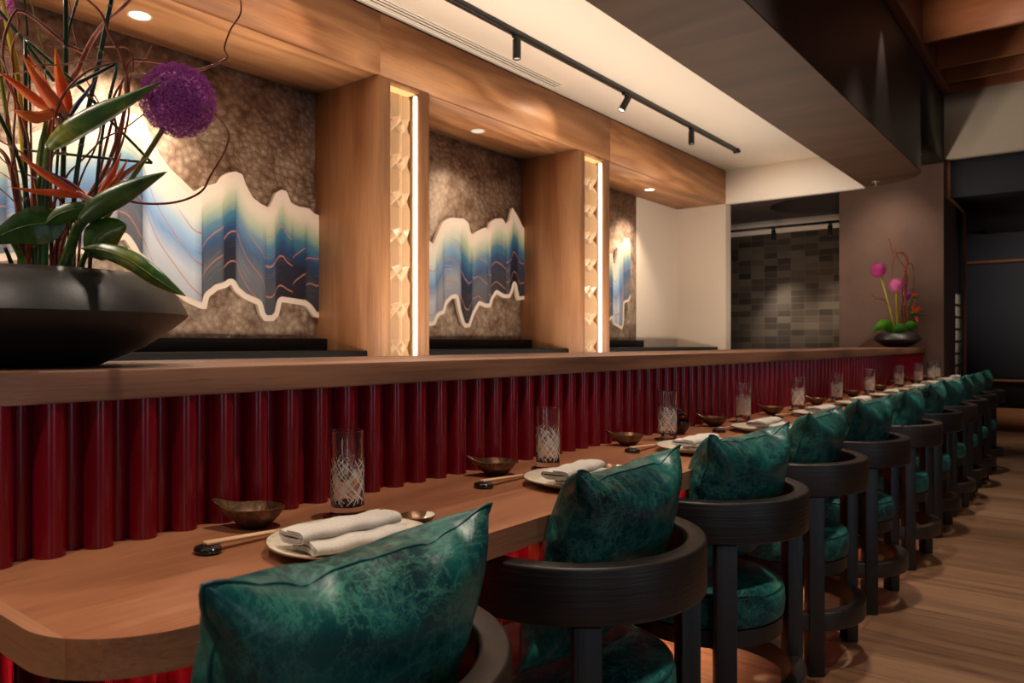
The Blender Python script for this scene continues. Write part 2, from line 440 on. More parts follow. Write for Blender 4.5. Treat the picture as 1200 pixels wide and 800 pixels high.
def arc_band(r0, r1, z0, z1, a0, a1, n=64, bev=.004):
    """C-shaped band between two radii"""
    bm = bmesh.new()
    o = [(r1*math.cos(a0+(a1-a0)*i/n), r1*math.sin(a0+(a1-a0)*i/n)) for i in range(n+1)]
    q = [(r0*math.cos(a0+(a1-a0)*i/n), r0*math.sin(a0+(a1-a0)*i/n)) for i in range(n+1)]
    V = [[bm.verts.new((x, y, z)) for x, y in L] for L in (o, q) for z in (z0, z1)]
    ol, oh, il, ih = V
    for i in range(n):
        bm.faces.new((ol[i], ol[i+1], oh[i+1], oh[i])); bm.faces.new((il[i+1], il[i], ih[i], ih[i+1]))
        bm.faces.new((oh[i], oh[i+1], ih[i+1], ih[i])); bm.faces.new((ol[i+1], ol[i], il[i], il[i+1]))
    bm.faces.new((ol[0], oh[0], ih[0], il[0])); bm.faces.new((ol[n], il[n], ih[n], oh[n]))
    bmesh.ops.recalc_face_normals(bm, faces=bm.faces)
    if bev:
        es = [e for e in bm.edges if len(e.link_faces) == 2 and e.calc_face_angle(0) > .7]
        bmesh.ops.bevel(bm, geom=es, offset=bev, segments=3, profile=.5, affect='EDGES')
    return bm

# ------------------------------------------------------------------ SETTING
XP, XW = -2.90, -3.42          # front of the oak frame, rear wall
ZB, ZC = 2.46, 2.79            # underside of beam, cream ceiling
YE = 7.12                      # end of the oak frame
YW = 7.87                      # brown wall
struct('floor', box(-5, 5, -4, 12, -.06, 0), 'floor')
struct('wall_left', box(XW-.12, XW, -3.2, 6.25, 0, ZB+.02), 'mosaic')
struct('wall_left_end', prism([(XW-.12,6.25),(XW,6.25),(XW,YE),(XP,YE),(XP,YE+.13),(XW-.12,YE+.13)], 0, ZB), 'offwhite')
struct('ceiling', box(XP-.05, -1.60, -4, YE, ZC, ZC+.1), 'cream')
struct('wall_above_tiles', box(XP-.05, -1.64, YE, YE+.10, ZB+.003, ZC+.1), 'cream')
# dropped soffit with a rounded far corner
pts = [(-1.12,-4)]+[(-1.12-.36*(1-math.cos(t)), 6.70+.40*math.sin(t)) for t in [i*PI/2/14 for i in range(15)]]+[(-1.62,7.11),(-1.62,-4)]
struct('ceiling_soffit', prism(pts, ZB, ZC-.002), 'soffit')
# dark upper face over the soffit
fp = [(-1.118,-4)]+[(-1.118-.36*(1-math.cos(t)), 6.70+.402*math.sin(t)) for t in [i*PI/2/14 for i in range(15)]]+[(-1.60,7.11),(-1.60,-4)]
struct('wall_upper', prism(fp, ZB+.004, 3.80), 'darkface')
struct('wall_upper_end', box(-1.40, -1.117, 6.72, YW, 2.745, 3.80), 'darkface')
# dark ceiling beyond, with its curved edge
hp = [(-1.64,7.225),(-1.75,7.225),(-2.07,7.235),(-2.36,7.31),(-2.56,7.46),(-2.66,7.68),(-2.65,7.90),(-2.55,8.06),(-2.39,8.19),(-2.2,8.28),(-2.05,8.32),(-2.05,8.6),(-4.6,8.6),(-4.6,7.225)]
struct('ceiling_beyond', prism(hp, ZB, ZB+.5), m_brown('dark_ceiling_paint', srgb(50,38,34), srgb(58,45,40), .7))
struct('ceiling_void', box(-4.6, -1.0, 7.10, 8.6, 3.80, 3.9), 'darkframe')
struct('wall_brown', prism([(-2.03,YW),(-1.12,YW),(-1.12,8.6),(-2.03,8.6)], 0, 3.80), 'brown')
struct('wall_tiled', box(-4.6, -2.03, 8.43, 8.53, 0, 2.315), 'tile')
struct('trim_1', box(-4.6, -2.03, 8.40, 8.53, 2.315, ZB), 'offwhite')
struct('wall_far_left', box(-4.7, -4.6, YE+.13, 8.6, 0, ZB), 'darkframe')
t = box(-2.055, -2.031, 8.33, 8.36, 1.45, 1.86, bev=.003); struct('trim_2', t, 'oak_z')
# bulkhead and the dark room beyond
struct('wall_bulkhead', box(-1.12, 5, YW, YW+.12, 2.78, 3.80), 'bulkhead')
struct('ceiling_low', box(-1.40, 5, YW+.12, 11.2, 2.80, 2.9), 'darkframe')
struct('wall_side_far', box(-1.50, -1.38, 8.6, 11.2, 0, 2.80), 'darkframe')
struct('wall_far', box(-1.5, 5, 11.05, 11.2, 0, 2.80), 'darknavy')
def far_frame():
    bm = bmesh.new()
    bx(bm, -1.36, 5, 11.0, 11.05, 2.08, 2.11)
    bx(bm, -1.36, 5, 10.98, 11.05, .60, .63)
    return bm
struct('trim_3', far_frame(), 'board')
struct('trim_4', box(-1.119, -1.085, 9.05, 9.09, 0, 2.44), 'board')
struct('baseboard_far', box(-1.33, 5, 10.93, 11.05, 0, .28), 'board')
bm = bmesh.new(); bx(bm, -1.335, 5, 9.95, 10.9, 2.72, 2.80)
struct('ceiling_header', bm, 'darkframe')
bm = bmesh.new(); bx(bm, -1.335, 5, 9.90, 9.95, 2.70, 3.0); struct('wall_header', box(-1.33,5,9.90,9.95,2.70,2.80), 'darknavy')
# timber lined opening: jamb above, run along the ceiling
ot = bmesh.new(); bx(ot, -1.175, -1.135, YW+.13, YW+.18, 2.43, 2.80)
struct('trim_5', box(-1.119, -1.085, YW+.13, YW+.17, 2.44, 2.80), 'oak_z')
ot.free()
struct('wall_lintel', box(-1.085, 5, YW+.14, YW+.20, 2.44, 2.80), 'darknavy')
struct('trim_6', box(-1.119, -1.085, YW+.17, 9.09, 2.44, 2.465), 'oak_y')
struct('ceiling_niche', box(-1.085, 5, YW+.20, 11.0, 2.445, 2.50), 'darkframe')
# oak coffered ceiling on the right
struct('ceiling_coffer', box(-1.12, 5, -4, YW, 3.72, 3.80), 'coffer')
def cof(y, w=.04): return box(-1.05, 5, y-w, y, 3.36, 3.72, bev=.003)
cf = thing('coffered_ceiling_frame', 'dark reddish timber coffer boards under the high ceiling at upper right', 'ceiling frame', (0,0,3.36))
bm = box(-1.118, -1.05, -4, YW-.002, 0, .36, bev=.003)
obj('side_board', bm, wood('coffer_long', srgb(92,46,26), srgb(134,76,44), 'Y', .5, 5, .9), cf)
for y in (1.0, 2.4, 3.8, 5.1, 6.43, 7.10, 7.53, 7.85):
    obj('cross_board', box(-1.05, 5, y-.04, y, 0, .359, bev=.003), 'coffer', cf)

# ------------------------------------------------------------------ OAK FRAME: beam, pillars
bt = thing('oak_beam', 'long honey oak beam and soffit spanning the pillars above the bar', 'beam')
for y0, y1 in ((-3.2,.35),(.35,2.60),(2.60,4.90),(4.90,YE)):
    obj('fascia_panel', box(XP-.03, XP, y0+.0006, y1-.0006, ZB, ZC-.012), 'oak_y', bt)
for y0, y1 in ((-3.2,2.585),(2.955,4.46),(4.885,YE-.002)):
    obj('soffit_panel', box(XW+.002, XP-.031, y0, y1, ZB+.0, ZB+.03), 'oak_y', bt)
obj('top_shadow_gap', box(XP-.03, XP-.012, -3.2, YE, ZC-.012, ZC-.0005), 'black', bt)

def lattice(w, h, cols, cell):
    """moulded panel in the YZ plane facing +X: tall eight-sided cushions with small diamonds between"""
    bm = bmesh.new(); cw = w/cols; nu = int(cols*22); nv = int(h/.0042)
    rows = []
    for j in range(nv+1):
        z = h*j/nv; row = []
        for i in range(nu+1):
            y = w*i/nu
            cu = (y/cw) % 1.0; cu = abs(cu-.5)*cw
            cz = abs(((z/cell) % 1.0)-.5)*cell
            a = cw/2-cu; b_ = cell/2-cz
            d = min(a, b_, (a+b_-.036)/1.35)
            if d < 0: hgt = min(-d*.8, .009)
            else: hgt = d*.72
            row.append(bm.verts.new((hgt, y, z)))
        rows.append(row)
    for j in range(nv):
        for i in range(nu):
            bm.faces.new((rows[j][i], rows[j][i+1], rows[j+1][i+1], rows[j+1][i]))
    return bm
LATT = {}
def pillar(y0, y1, g0, g1, label):
    p = thing('oak_pillar', label, 'pillar', (0,0,0))
    zt = 2.435
    bm = bmesh.new()
    obj('side_panel', box(XW+.001, XP, y0, y0+.018, 0, ZB-.0005), 'oak_z', p)
    obj('side_panel', box(XW+.001, XP, y1-.018, y1, 0, ZB-.0005), 'oak_z', p)
    obj('front_stile', box(XP-.02, XP, y0+.018, g0, 0, ZB-.0005), 'oak_z', p)
    obj('front_stile', box(XP-.02, XP, g1, y1-.018, 0, ZB-.0005), 'oak_z', p)
    obj('top_rail', box(XP-.02, XP, g0, g1, zt, ZB-.0005), 'oak_z', p)
    bm = bmesh.new()
    bx(bm, XP-.085, XP-.02, g0-.006, g0, .05, zt); bx(bm, XP-.085, XP-.02, g1, g1+.006, .05, zt); bx(bm, XP-.085, XP-.02, g0, g1, zt, zt+.006)
    bx(bm, XP-.095, XP-.085, g0-.006, g1+.006, .05, zt+.006)
    lb = obj('light_box', bm, 'lattice', p)
    o = obj('lattice_panel', lattice(g1-g0-.022, zt-.06, 2.5, .20), 'lattice', p); o.location = (XP-.078, g0+.002, .055)
    led = obj('light_strip', box(XP-.034, XP-.014, g1-.011, g1-.003, .06, zt-.012), 'led', p)
    led2 = obj('light_strip', box(XP-.072, XP-.060, g0+.001, g0+.006, .06, zt-.012), 'led_amber', p)
    led3 = obj('light_strip', box(XP-.070, XP-.012, g0+.004, g1-.022, zt-.010, zt-.004), 'led_amber', p)
    return p
pillar(2.585, 2.955, 2.668, 2.878, 'nearer honey oak pillar with a tall glowing lattice light panel')
pillar(4.460, 4.885, 4.540, 4.798, 'farther honey oak pillar with a tall glowing lattice light panel')

def downlight(y, lit, label, x=-3.17):
    d = thing('recessed_downlight', label, 'downlight', (x, y, ZB), 0, 'downlights in the oak soffit')
    obj('trim_ring', lathe([(.040,-.001),(.046,-.003),(.048,-.0005),(.046,.001),(.040,.001)], 40, closed=True), 'whiteglaze', d)
    obj('lens', lathe([(0,-.0006),(.040,-.0006)], 40), 'lens_on' if lit else 'lens_dim', d)
downlight(1.503, True, 'round recessed downlight above the flowers, in the soffit left of the nearer pillar')
downlight(3.678, False, 'round recessed downlight in the soffit between the two pillars')
downlight(6.04, True, 'small round recessed downlight in the soffit right of the farther pillar')

# ------------------------------------------------------------------ ARTWORKS
def interp(P, x):
    if x <= P[0][0]: return P[0][1]
    for a, b in zip(P, P[1:]):
        if x <= b[0]: return a[1]+(b[1]-a[1])*(x-a[0])/(b[0]-a[0]+1e-9)
    return P[-1][1]
def artwork(top, bot, folds, label, margin=.030):
    XA = XW+.035
    W = lambda L: sorted([(p.y, p.z) for p in (on_x(x, y, XA) for x, y in L)])
    T, B = W(top), W(bot)
    y0, y1 = max(T[0][0], B[0][0]), min(T[-1][0], B[-1][0])
    FD = [(on_x(x, 300, XA).y, tn, sl) for x, tn, sl in folds]
    n = int((y1-y0)/.0036); ys = [y0+(y1-y0)*i/n for i in range(n+1)]
    tp = [interp(T, y) for y in ys]; bt_ = [interp(B, y) for y in ys]
    st = (y1-y0)/n
    def smooth(L):
        return [(L[max(0,i-1)]+2*L[i]+L[min(n,i+1)])/4 for i in range(n+1)]
    tp, bt_ = smooth(tp), smooth(bt_)
    a = thing('wall_artwork', label, 'artwork', (0,0,0), 0, 'cut-out artworks on the textured wall')
    bm = bmesh.new(); cols = []
    for y, t_, b_ in zip(ys, tp, bt_):
        cols.append([bm.verts.new(v) for v in ((XA,y,t_),(XA,y,b_),(XA-.022,y,t_),(XA-.022,y,b_))])
    for p, q in zip(cols, cols[1:]):
        bm.faces.new((p[0],p[1],q[1],q[0])); bm.faces.new((p[2],q[2],q[3],p[3]))
        bm.faces.new((p[0],q[0],q[2],p[2])); bm.faces.new((p[1],p[3],q[3],q[1]))
    bm.faces.new((cols[0][0],cols[0][2],cols[0][3],cols[0][1])); bm.faces.new((cols[-1][0],cols[-1][1],cols[-1][3],cols[-1][2]))
    bmesh.ops.recalc_face_normals(bm, faces=bm.faces)
    obj('white_backing', bm, 'artwhite', a)
    k = int(margin/st)
    ti, bi = [], []
    for i in range(n+1):
        tt, bb = 9, -9
        for d in range(-k, k+1):
            j = i+d; h = math.sqrt(max(0, margin**2-(d*st)**2))
            if j < 0 or j > n: continue
            tt = min(tt, tp[j]-h); bb = max(bb, bt_[j]+h)
        ti.append(tt); bi.append(bb)
    bm = bmesh.new(); uvl = bm.loops.layers.uv.new('UVMap'); cl = bm.loops.layers.float_color.new('fold')
    R_ = 14
    def info(y):
        s = 0
        for m_ in range(len(FD)):
            if y >= FD[m_][0]: s = m_
        e = FD[s+1][0] if s+1 < len(FD) else FD[s][0]+.2
        return FD[s][1], max(0, min(1, (y-FD[s][0])/(e-FD[s][0]))), FD[s][2]
    for i in range(n):
        if ti[i]-bi[i] < .01 or ti[i+1]-bi[i+1] < .01: continue
        if ys[i] < y0+.0 : continue
        inf = info((ys[i]+ys[i+1])/2)
        for r in range(R_):
            quad = []
            for (jj, rr) in ((i,r),(i+1,r),(i+1,r+1),(i,r+1)):
                v = rr/R_; quad.append(((XA+.0015, ys[jj], bi[jj]+(ti[jj]-bi[jj])*v), (ys[jj], v)))
            f = bm.faces.new([bm.verts.new(q[0]) for q in quad])
            for l, q in zip(f.loops, quad):
                l[uvl].uv = q[1]; l[cl] = (inf[0], inf[1], inf[2], 1)
    bmesh.ops.remove_doubles(bm, verts=bm.verts, dist=1e-5)
    obj('painted_face', bm, 'art', a, None)
artwork([(-60,172),(0,166),(24,169),(36,156),(80,142),(130,131),(158,133),(170,142),(178,162),(188,182),(200,198),(214,211),(228,225),(233,222),(240,218),(256,214),(261,206),(268,202),(277,201),(284,204),(288,216),(296,231),(306,239),(315,243),(319,236),(323,226),(330,222),(336,224),(341,237),(350,242),(363,244),(368,250),(376,253)],
        [(-60,312),(0,306),(60,301),(90,297),(117,298),(128,291),(136,284),(146,280),(153,290),(158,300),(166,306),(178,324),(200,340),(218,354),(236,362),(242,362),(245,348),(255,340),(265,337),(271,333),(275,341),(286,350),(302,357),(305,369),(310,376),(321,376),(327,369),(330,354),(345,356),(357,358),(362,362),(368,371),(376,373)],
        [(-60,.7,.6),(8,.35,.4),(50,.55,.7),(120,.5,.3),(138,.8,.6),(167,.0,.98),(236.6,.85,.38),(262,1,.45),(276,.75,.85),(311,.9,.5),(323,1,.6),(343,1,.3),(358,.95,.2)],
        'large wavy cut-out artwork of blue brushed folds behind the flowers, left of the nearer pillar')
artwork([(488,283),(503,282),(508,286),(511,278),(516,266),(520,259),(529,255),(543,256),(549,261),(552,273),(554,276),(558,272),(569,266.5),(572.6,269),(574.5,261),(581,256),(589,256),(593,262),(596.5,258),(599,248),(600.5,243),(605,250),(611,261),(613,266),(630,268)],
        [(488,382),(503.5,382),(510,381),(514,370.5),(521.5,367),(524,356),(530,350),(534.5,349),(537,363),(541.7,379),(545,384),(551,383),(556,368),(562,357),(568,360),(575,360),(577.4,351.4),(582,344),(590.5,349),(597.6,349),(601,342),(603,333),(605,344),(607,352),(613,351),(630,352)],
        [(488,.2,.5),(512,.5,.3),(519.5,.45,.75),(540,1,.5),(553,.8,.8),(572,.85,.7),(575.5,.95,.6),(593,.9,.5),(598,1,.5),(606,.95,.4)],
        'wavy cut-out artwork of blue and navy folds on the textured wall between the two pillars', .027)
artwork([(700,300),(714,296),(718,297),(719,308),(721,309),(722.5,300),(724,290),(729,285),(732.4,284),(734,279),(737,279),(738.8,284)],
        [(700,376),(714,377),(717,372),(719,380),(726,384),(729,386),(730.8,380),(731.5,355),(737,353),(738.8,348)],
        [(700,.8,.5),(718,.05,.5),(722,.0,.5),(726,.5,.3),(731,.7,.5)],
        'narrow cut-out artwork with bright blue fold beside the white wall, right of the farther pillar', .022)

# ------------------------------------------------------------------ BACK COUNTERS
def back_counter(y0, y1, yu, label):
    b = thing('back_counter', label, 'counter', (0,0,0), 0, 'black back counters in the bays')
    obj('cabinet_base', box(XW+.02, -3.02, y0+.004, y1-.004, 0, 1.008), 'black', b)
    obj('worktop', box(XW+.01, -2.98, y0+.002, y1-.002, 1.009, 1.044, bev=.003), 'blackstone', b)
    obj('upstand', box(XW+.045, -3.31, y0+.002, yu, 1.0445, 1.108, bev=.002), 'blackstone', b)
back_counter(-3, 2.585, 2.583, 'long black back counter below the large artwork, left of the nearer pillar')
back_counter(2.955, 4.46, 4.458, 'black back counter in the bay between the two pillars')
back_counter(4.885, YE, 6.2, 'black back counter along the white wall, right of the farther pillar')

# ------------------------------------------------------------------ BAR COUNTER
bar = thing('bar_counter', 'long raised bar counter with oak top and dark red fluted front', 'bar counter', (0,0,0))
def rounded(x0, x1, y0, y1, r, n=14):
    """rectangle with its (x1, y0) corner rounded"""
    return [(x0,y0)]+[(x1-r+r*math.sin(t), y0+r-r*math.cos(t)) for t in [i*PI/2/n for i in range(n+1)]]+[(x1,y1),(x0,y1)]
ctop = rounded(-1.87, -1.27, .20, YW-.004, .25)
obj('worktop', prism(ctop, .991, 1.041, bev=.004), 'counter', bar)
obj('carcass', prism(rounded(-1.85, -1.325, .30, YW-.01, .05), .02, .990), 'darkframe', bar)
def flutes():
    bm = bmesh.new()
    P = []
    y, wide = .3787, True
    YEND = YW-.06
    # straight run
    while y < YEND:
        d = .0267 if not wide else .0463
        r = d/2; k = 5 if not wide else 9
        base = -1.306 if wide else -1.312
        dep = .0105+r if wide else r*.8
        for i in range(k+1):
            t = PI*i/k
            P.append((base+max(0, dep)*math.sin(t)**.8, y+r-r*math.cos(t)))
        y += d; wide = not wide
    lo = [bm.verts.new((x, yy, .025)) for x, yy in P]; hi = [bm.verts.new((x, yy, .9905)) for x, yy in P]
    for i in range(len(P)-1): bm.faces.new((lo[i], lo[i+1], hi[i+1], hi[i]))
    # back strip gives the panel thickness
    b = [bm.verts.new(v) for v in ((-1.322,P[0][1],.025),(-1.322,P[-1][1],.025),(-1.322,P[-1][1],.9905),(-1.322,P[0][1],.9905))]
    bm.faces.new(b)
    return bm
obj('fluted_front', flutes(), 'red', bar, 50)
def corner_flutes():
    bm = bmesh.new(); pass
    lathe([(0,.025),(.034,.025),(.034,.9905),(0,.9905)], 40, bm, -1.325, .350)
    for k in range(8):
        x = -1.39-k*.058
        lathe([(0,.025),(.024,.025),(.024,.9905),(0,.9905)], 20, bm, x, .322)
    return bm
obj('corner_flutes', corner_flutes(), 'red', bar, 50)

# ------------------------------------------------------------------ DINING LEDGE
TZ = .75
tab = thing('dining_table', 'long narrow oak table top fixed along the front of the red bar', 'table', (0,0,0))
def table_pts():
    x1, y0, r = -.842, .335, .15
    return [(-1.60,y0)]+[(x1-r+r*math.sin(t), y0+r-r*math.cos(t)) for t in [i*PI/2/16 for i in range(17)]]+[(x1,YW-.004),(-1.277,YW-.004),(-1.277,.46),(-1.36,.297+.0)]
# L-shaped end: the board stops against the red front
tp_ = [(-1.318,.335)]+table_pts()[1:18]+[(-.842,YW-.004),(-1.318,YW-.004)]
near = [p for p in tp_ if p[1] <= .353]; far_ = [p for p in tp_ if p[1] > .353]
xj = -.842-.15+math.sqrt(.15**2-(.335+.15-.353)**2)
eb = obj('end_strip', prism(near+[(xj,.353),(-1.318,.353)], .703, TZ, bev=0), 'board', tab)
obj('tabletop', prism([(-1.318,.3531),(xj,.3531)]+far_, .703, TZ, bev=0), 'table', tab)
for y in (1.55, 3.08, 4.555, 5.86, 7.10):
    sp = obj('support_leg', box(-1.150, -1.112, y-.02, y+.02, .0, .702, bev=.003), 'oak_z', tab)
    obj('bracket', box(-1.149, -1.114, y+.0205, y+.034, .0, .702), 'blackmetal', sp)
obj('added_light_shield', box(-1.238, -1.230, .49, YW-.09, .655, .7025), 'black', tab)  # added lip, keeps the strip's light from spilling into the room
obj('light_strip', box(-1.262, -1.250, .50, YW-.1, .694, .702), 'led_under', tab)

# ------------------------------------------------------------------ STOOLS
def make_stool():
    s = thing('dining_chair', '', 'chair', (0,0,0), 0, 'round dark wood chairs along the table')
    a = math.radians(128)
    obj('back_rail', arc_band(.238, .280, .585, .690, -a, a, 80, .006), 'ebony_rail', s)
    for sx in (1, -1):
        for sy in (1, -1):
            bm = box(-.022, .022, -.026, .026, 0, .5845 if True else .36, bev=.004)
            l = obj('leg', bm, 'ebony', s); l.location = (.172*sx, .188*sy, 0)
            l.rotation_euler = (0,0, math.atan2(.188*sy, .172*sx))
    obj('foot_ring', arc_band(.228+.0045, .272, .145, .205, -a, a, 72, .005), 'ebony_rail', s)
    obj('seat_frame', lathe([(0,.300),(.200,.300),(.212,.305),(.212,.348),(0,.348)], 64), 'ebony', s)
    sc = obj('seat_cushion', lathe([(0,.3485),(.205,.3485),(.215,.356),(.219,.385),(.217,.415),(.211,.4265),(.2075,.429),(.185,.440),(.12,.449),(.06,.452),(0,.453)], 72), 'leather_seat', s, 60)
    pts_ = [(.2105*math.cos(2*PI*i/64), .2105*math.sin(2*PI*i/64), .428) for i in range(65)]
    obj('seam', tube(pts_, .0028, 6, caps=False), 'piping', sc)
    return s
RAILZ = .69
ORD = ['nearest the camera','second from the near end','third from the near end','fourth from the near end','fifth from the near end','sixth along the row','seventh along the row','eighth along the row','third from the far end','second last at the far end','last at the far end']
SY = [.59, 1.325, 2.0, 2.725, 3.43, 4.18, 4.93, 5.56, 6.17, 6.78, 7.42]
SX = [-.82,-.88,-.88,-.895,-.89,-.88,-.885,-.885,-.885,-.885,-.89]
SR = [2,-3,-7,-2,-1,-2,0,-3,2,-1,0]
proto = make_stool()
for i in range(11):
    s = proto if i == 0 else dup(proto, (0,0,0))
    s.location = (SX[i], SY[i], 0); s.rotation_euler = (0,0,math.radians(SR[i]))
    s['label'] = 'dark wood chair with curved back rail and teal seat, %s' % ORD[i]

# ------------------------------------------------------------------ PILLOWS
import numpy as np
def scat(idx_, val, m):
    return np.stack([np.bincount(idx_, weights=val[:,k], minlength=m) for k in range(3)], axis=1)
def pillow_sim(seed, w, h, vol, n=32, steps=300):
    """two sewn square sheets blown up until they hold the given volume: wrinkles and ears come by themselves"""
    rs_ = np.random.RandomState(seed); g = np.linspace(-.5, .5, n+1)
    idx = {}; P = []
    for side in (0, 1):
        for i in range(n+1):
            for j in range(n+1):
                e = i in (0, n) or j in (0, n)
                if e and side: idx[1,i,j] = idx[0,i,j]; continue
                idx[side,i,j] = len(P); P.append(((0 if e else (.004 if side == 0 else -.004)), g[i]*w, g[j]*h))
    P = np.array(P, float)
    inner = np.abs(P[:,0]) > 0
    P[inner,0] += rs_.uniform(-.0025, .0025, inner.sum())
    con = {}
    for side in (0, 1):
        for i in range(n+1):
            for j in range(n+1):
                for di, dj, k in ((1,0,1.),(0,1,1.),(1,1,.5),(1,-1,.5),(2,0,.10),(0,2,.10)):
                    a_, b_ = i+di, j+dj
                    if 0 <= a_ <= n and 0 <= b_ <= n:
                        p, q = idx[side,i,j], idx[side,a_,b_]
                        con[(min(p,q), max(p,q))] = (k, math.hypot(di*w/n, dj*h/n))
    I = np.array([c[0] for c in con]); J = np.array([c[1] for c in con])
    K = np.array([v[0] for v in con.values()]); L0 = np.array([v[1] for v in con.values()])
    cnt = np.zeros(len(P)); np.add.at(cnt, I, K); np.add.at(cnt, J, K)
    tris = []; quads = []
    for side in (0, 1):
        for i in range(n):
            for j in range(n):
                q = [idx[side,i,j], idx[side,i+1,j], idx[side,i+1,j+1], idx[side,i,j+1]]
                if side: q = q[::-1]
                quads.append(q); tris += [(q[0],q[1],q[2]), (q[0],q[2],q[3])]
    T = np.array(tris); vel = np.zeros_like(P)
    for st in range(steps):
        A_, B_, C_ = P[T[:,0]], P[T[:,1]], P[T[:,2]]
        nr = np.cross(B_-A_, C_-A_)*.5
        V = (A_*np.cross(B_, C_)).sum()/6
        pr_ = max(-1, min(1, (1-V/vol)*6))
        f = np.zeros_like(P)
        for k in range(3): f += scat(T[:,k], nr/3, len(P))
        ar = (w/n)*(h/n)
        vel = vel*.90+f/ar*pr_*.00045
        vel[:,2] -= .000012
        Pn = P+vel
        for it in range(8):
            d = Pn[J]-Pn[I]; ln = np.linalg.norm(d, axis=1)+1e-9
            corr = (d*((ln-L0)/ln*K)[:,None])*.5
            # cloth resists stretch more than compression
            corr *= np.where(ln < L0, .55, 1.0)[:,None]
            dd = scat(I, corr, len(P))-scat(J, corr, len(P))
            Pn += dd/cnt[:,None]*2.6
        vel = (Pn-P)*.985; P = Pn
    rim = [(i, 0) for i in range(n)]+[(n, j) for j in range(n)]+[(i, n) for i in range(n, 0, -1)]+[(0, j) for j in range(n, 0, -1)]
    P[:,2] -= P[:,2].min(); P[:,1] -= (P[:,1].max()+P[:,1].min())/2
    return P, quads, [idx[0,i,j] for i, j in rim]
def smooth_once(P, quads, f=.35):
    acc = np.zeros_like(P); c = np.zeros(len(P)); Q = np.array(quads)
    for a_, b_ in ((0,1),(1,2),(2,3),(3,0)):
        np.add.at(acc, Q[:,a_], P[Q[:,b_]]); np.add.at(c, Q[:,a_], 1)
        np.add.at(acc, Q[:,b_], P[Q[:,a_]]); np.add.at(c, Q[:,b_], 1)
    return P*(1-f)+acc/c[:,None]*f
SIMS = {}
for sd, (w_, h_, vl) in enumerate(((.475,.46,.0195),(.445,.455,.0172),(.44,.45,.0160),(.45,.455,.0180))):
    SIMS[sd] = pillow_sim(sd+2, w_, h_, vl)
def pillow_mesh(k, flip=False):
    P, quads, rim = SIMS[k]; P = smooth_once(P.copy(), quads, .4)
    if flip: P = P*np.array([-1, -1, 1])
    bm = bmesh.new(); V = [bm.verts.new(p) for p in P]
    for q in quads: bm.faces.new([V[i] for i in q])
    cr = bm.edges.layers.float.new('crease_edge'); rs_ = set(rim)
    bm.verts.index_update()
    for e in bm.edges:
        if e.verts[0].index in rs_ and e.verts[1].index in rs_: e[cr] = .9
    pts_ = [Vector(P[i]) for i in rim]; pts_.append(pts_[0])
    return bm, tube(pts_, .0021, 6, caps=False)
PW = [.46,.41,.41,.42,.41,.41,.41,.41,.41,.41,.41]
for i in range(11):
    bm, pp = pillow_mesh([0,1,3,2,1,3,2,1,3,2,1][i], i in (4,5,6,8,10))
    p = obj('pillow', bm, 'leather', None, 80)
    tag(p, 'plump distressed teal leather pillow leaning on the chair back, %s' % ORD[i], 'pillow', 'teal pillows on the chairs')
    pi_ = obj('piping', pp, 'piping', p, 80)
    for q_ in (p,):
        md = q_.modifiers.new('soften', 'SUBSURF'); md.levels = 1; md.render_levels = 1
    rz = math.radians(SR[i]+[0,3,-2,2,-4,3,0,-3,2,0,1][i]); tilt = math.radians(19)
    p.rotation_euler = (0, tilt, rz)
    p.rotation_mode = 'XYZ'
    p.location = (SX[i]+.010, SY[i]+(.005 if i else .0), .452)

# ------------------------------------------------------------------ TABLE SETTINGS
PLX = [-.962,-.965,-.965,-.985,-.985]+[-.985]*6
PLY = [.80,1.49,2.17,2.82,3.55,4.27,5.02,5.72,6.35,6.98,7.60]
GLX = [-1.139,-1.144,-1.172,-1.180,-1.166,-1.161,-1.157,-1.16,-1.155,-1.15,-1.15]
GLY = [.937,1.611,2.363,3.084,3.772,4.450,5.202,6.12,6.85,7.42,7.70]
BWY = [.78,1.46,2.15,2.86,3.48,4.18,4.97,5.70,6.34,6.97,7.50]
BWX = [-1.205,-1.195,-1.205,-1.21,-1.19,-1.19,-1.20,-1.20,-1.20,-1.20,-1.21]
RSY = [.638,1.318,2.02,2.68,3.335,4.04,4.82,5.53,6.17,6.80,7.36]

def make_glass():
    g = thing('drinking_glass', '', 'glass', (0,0,0), 0, 'etched highball glasses on the table')
    ro, ri, hh = .0315, .0297, .163
    obj('glass_body', lathe([(0,0),(.029,0),(.031,.002),(ro,.008),(ro,hh-.001),(ro-.0009,hh),(ri,hh-.001),(ri,.022),(.027,.018),(0,.0165)], 56), 'glass', g, 40)
    bm = bmesh.new(); rr = random.Random(4); r = ro+.0003
    for k in range(24):
        for sgn in (1, -1):
            a0 = 2*PI*(k+rr.uniform(-.35,.35))/24; zt = rr.uniform(.088,.112); z0 = rr.uniform(.020,.032)
            sw = sgn*rr.uniform(1.2,2.1); bow = rr.uniform(-.35,.35)
            prev = None; w = .00075
            for i in range(25):
                t = i/24; a = a0+sw*t+bow*math.sin(PI*t); z = z0+(zt-z0)*t
                da = (sw+bow*PI*math.cos(PI*t))*r; dz = zt-z0; ln = math.hypot(da, dz)
                nx, nz_ = -dz/ln*w, da/ln*w
                c = [bm.verts.new(((r)*math.cos(a+s*nx/r), (r)*math.sin(a+s*nx/r), z+s*nz_)) for s in (1,-1)]
                if prev: bm.faces.new((prev[0], prev[1], c[1], c[0]))
                prev = c
    e = obj('etched_pattern', bm, 'etch', g, 60); e['label'] = 'white crosshatched etching'
    return g
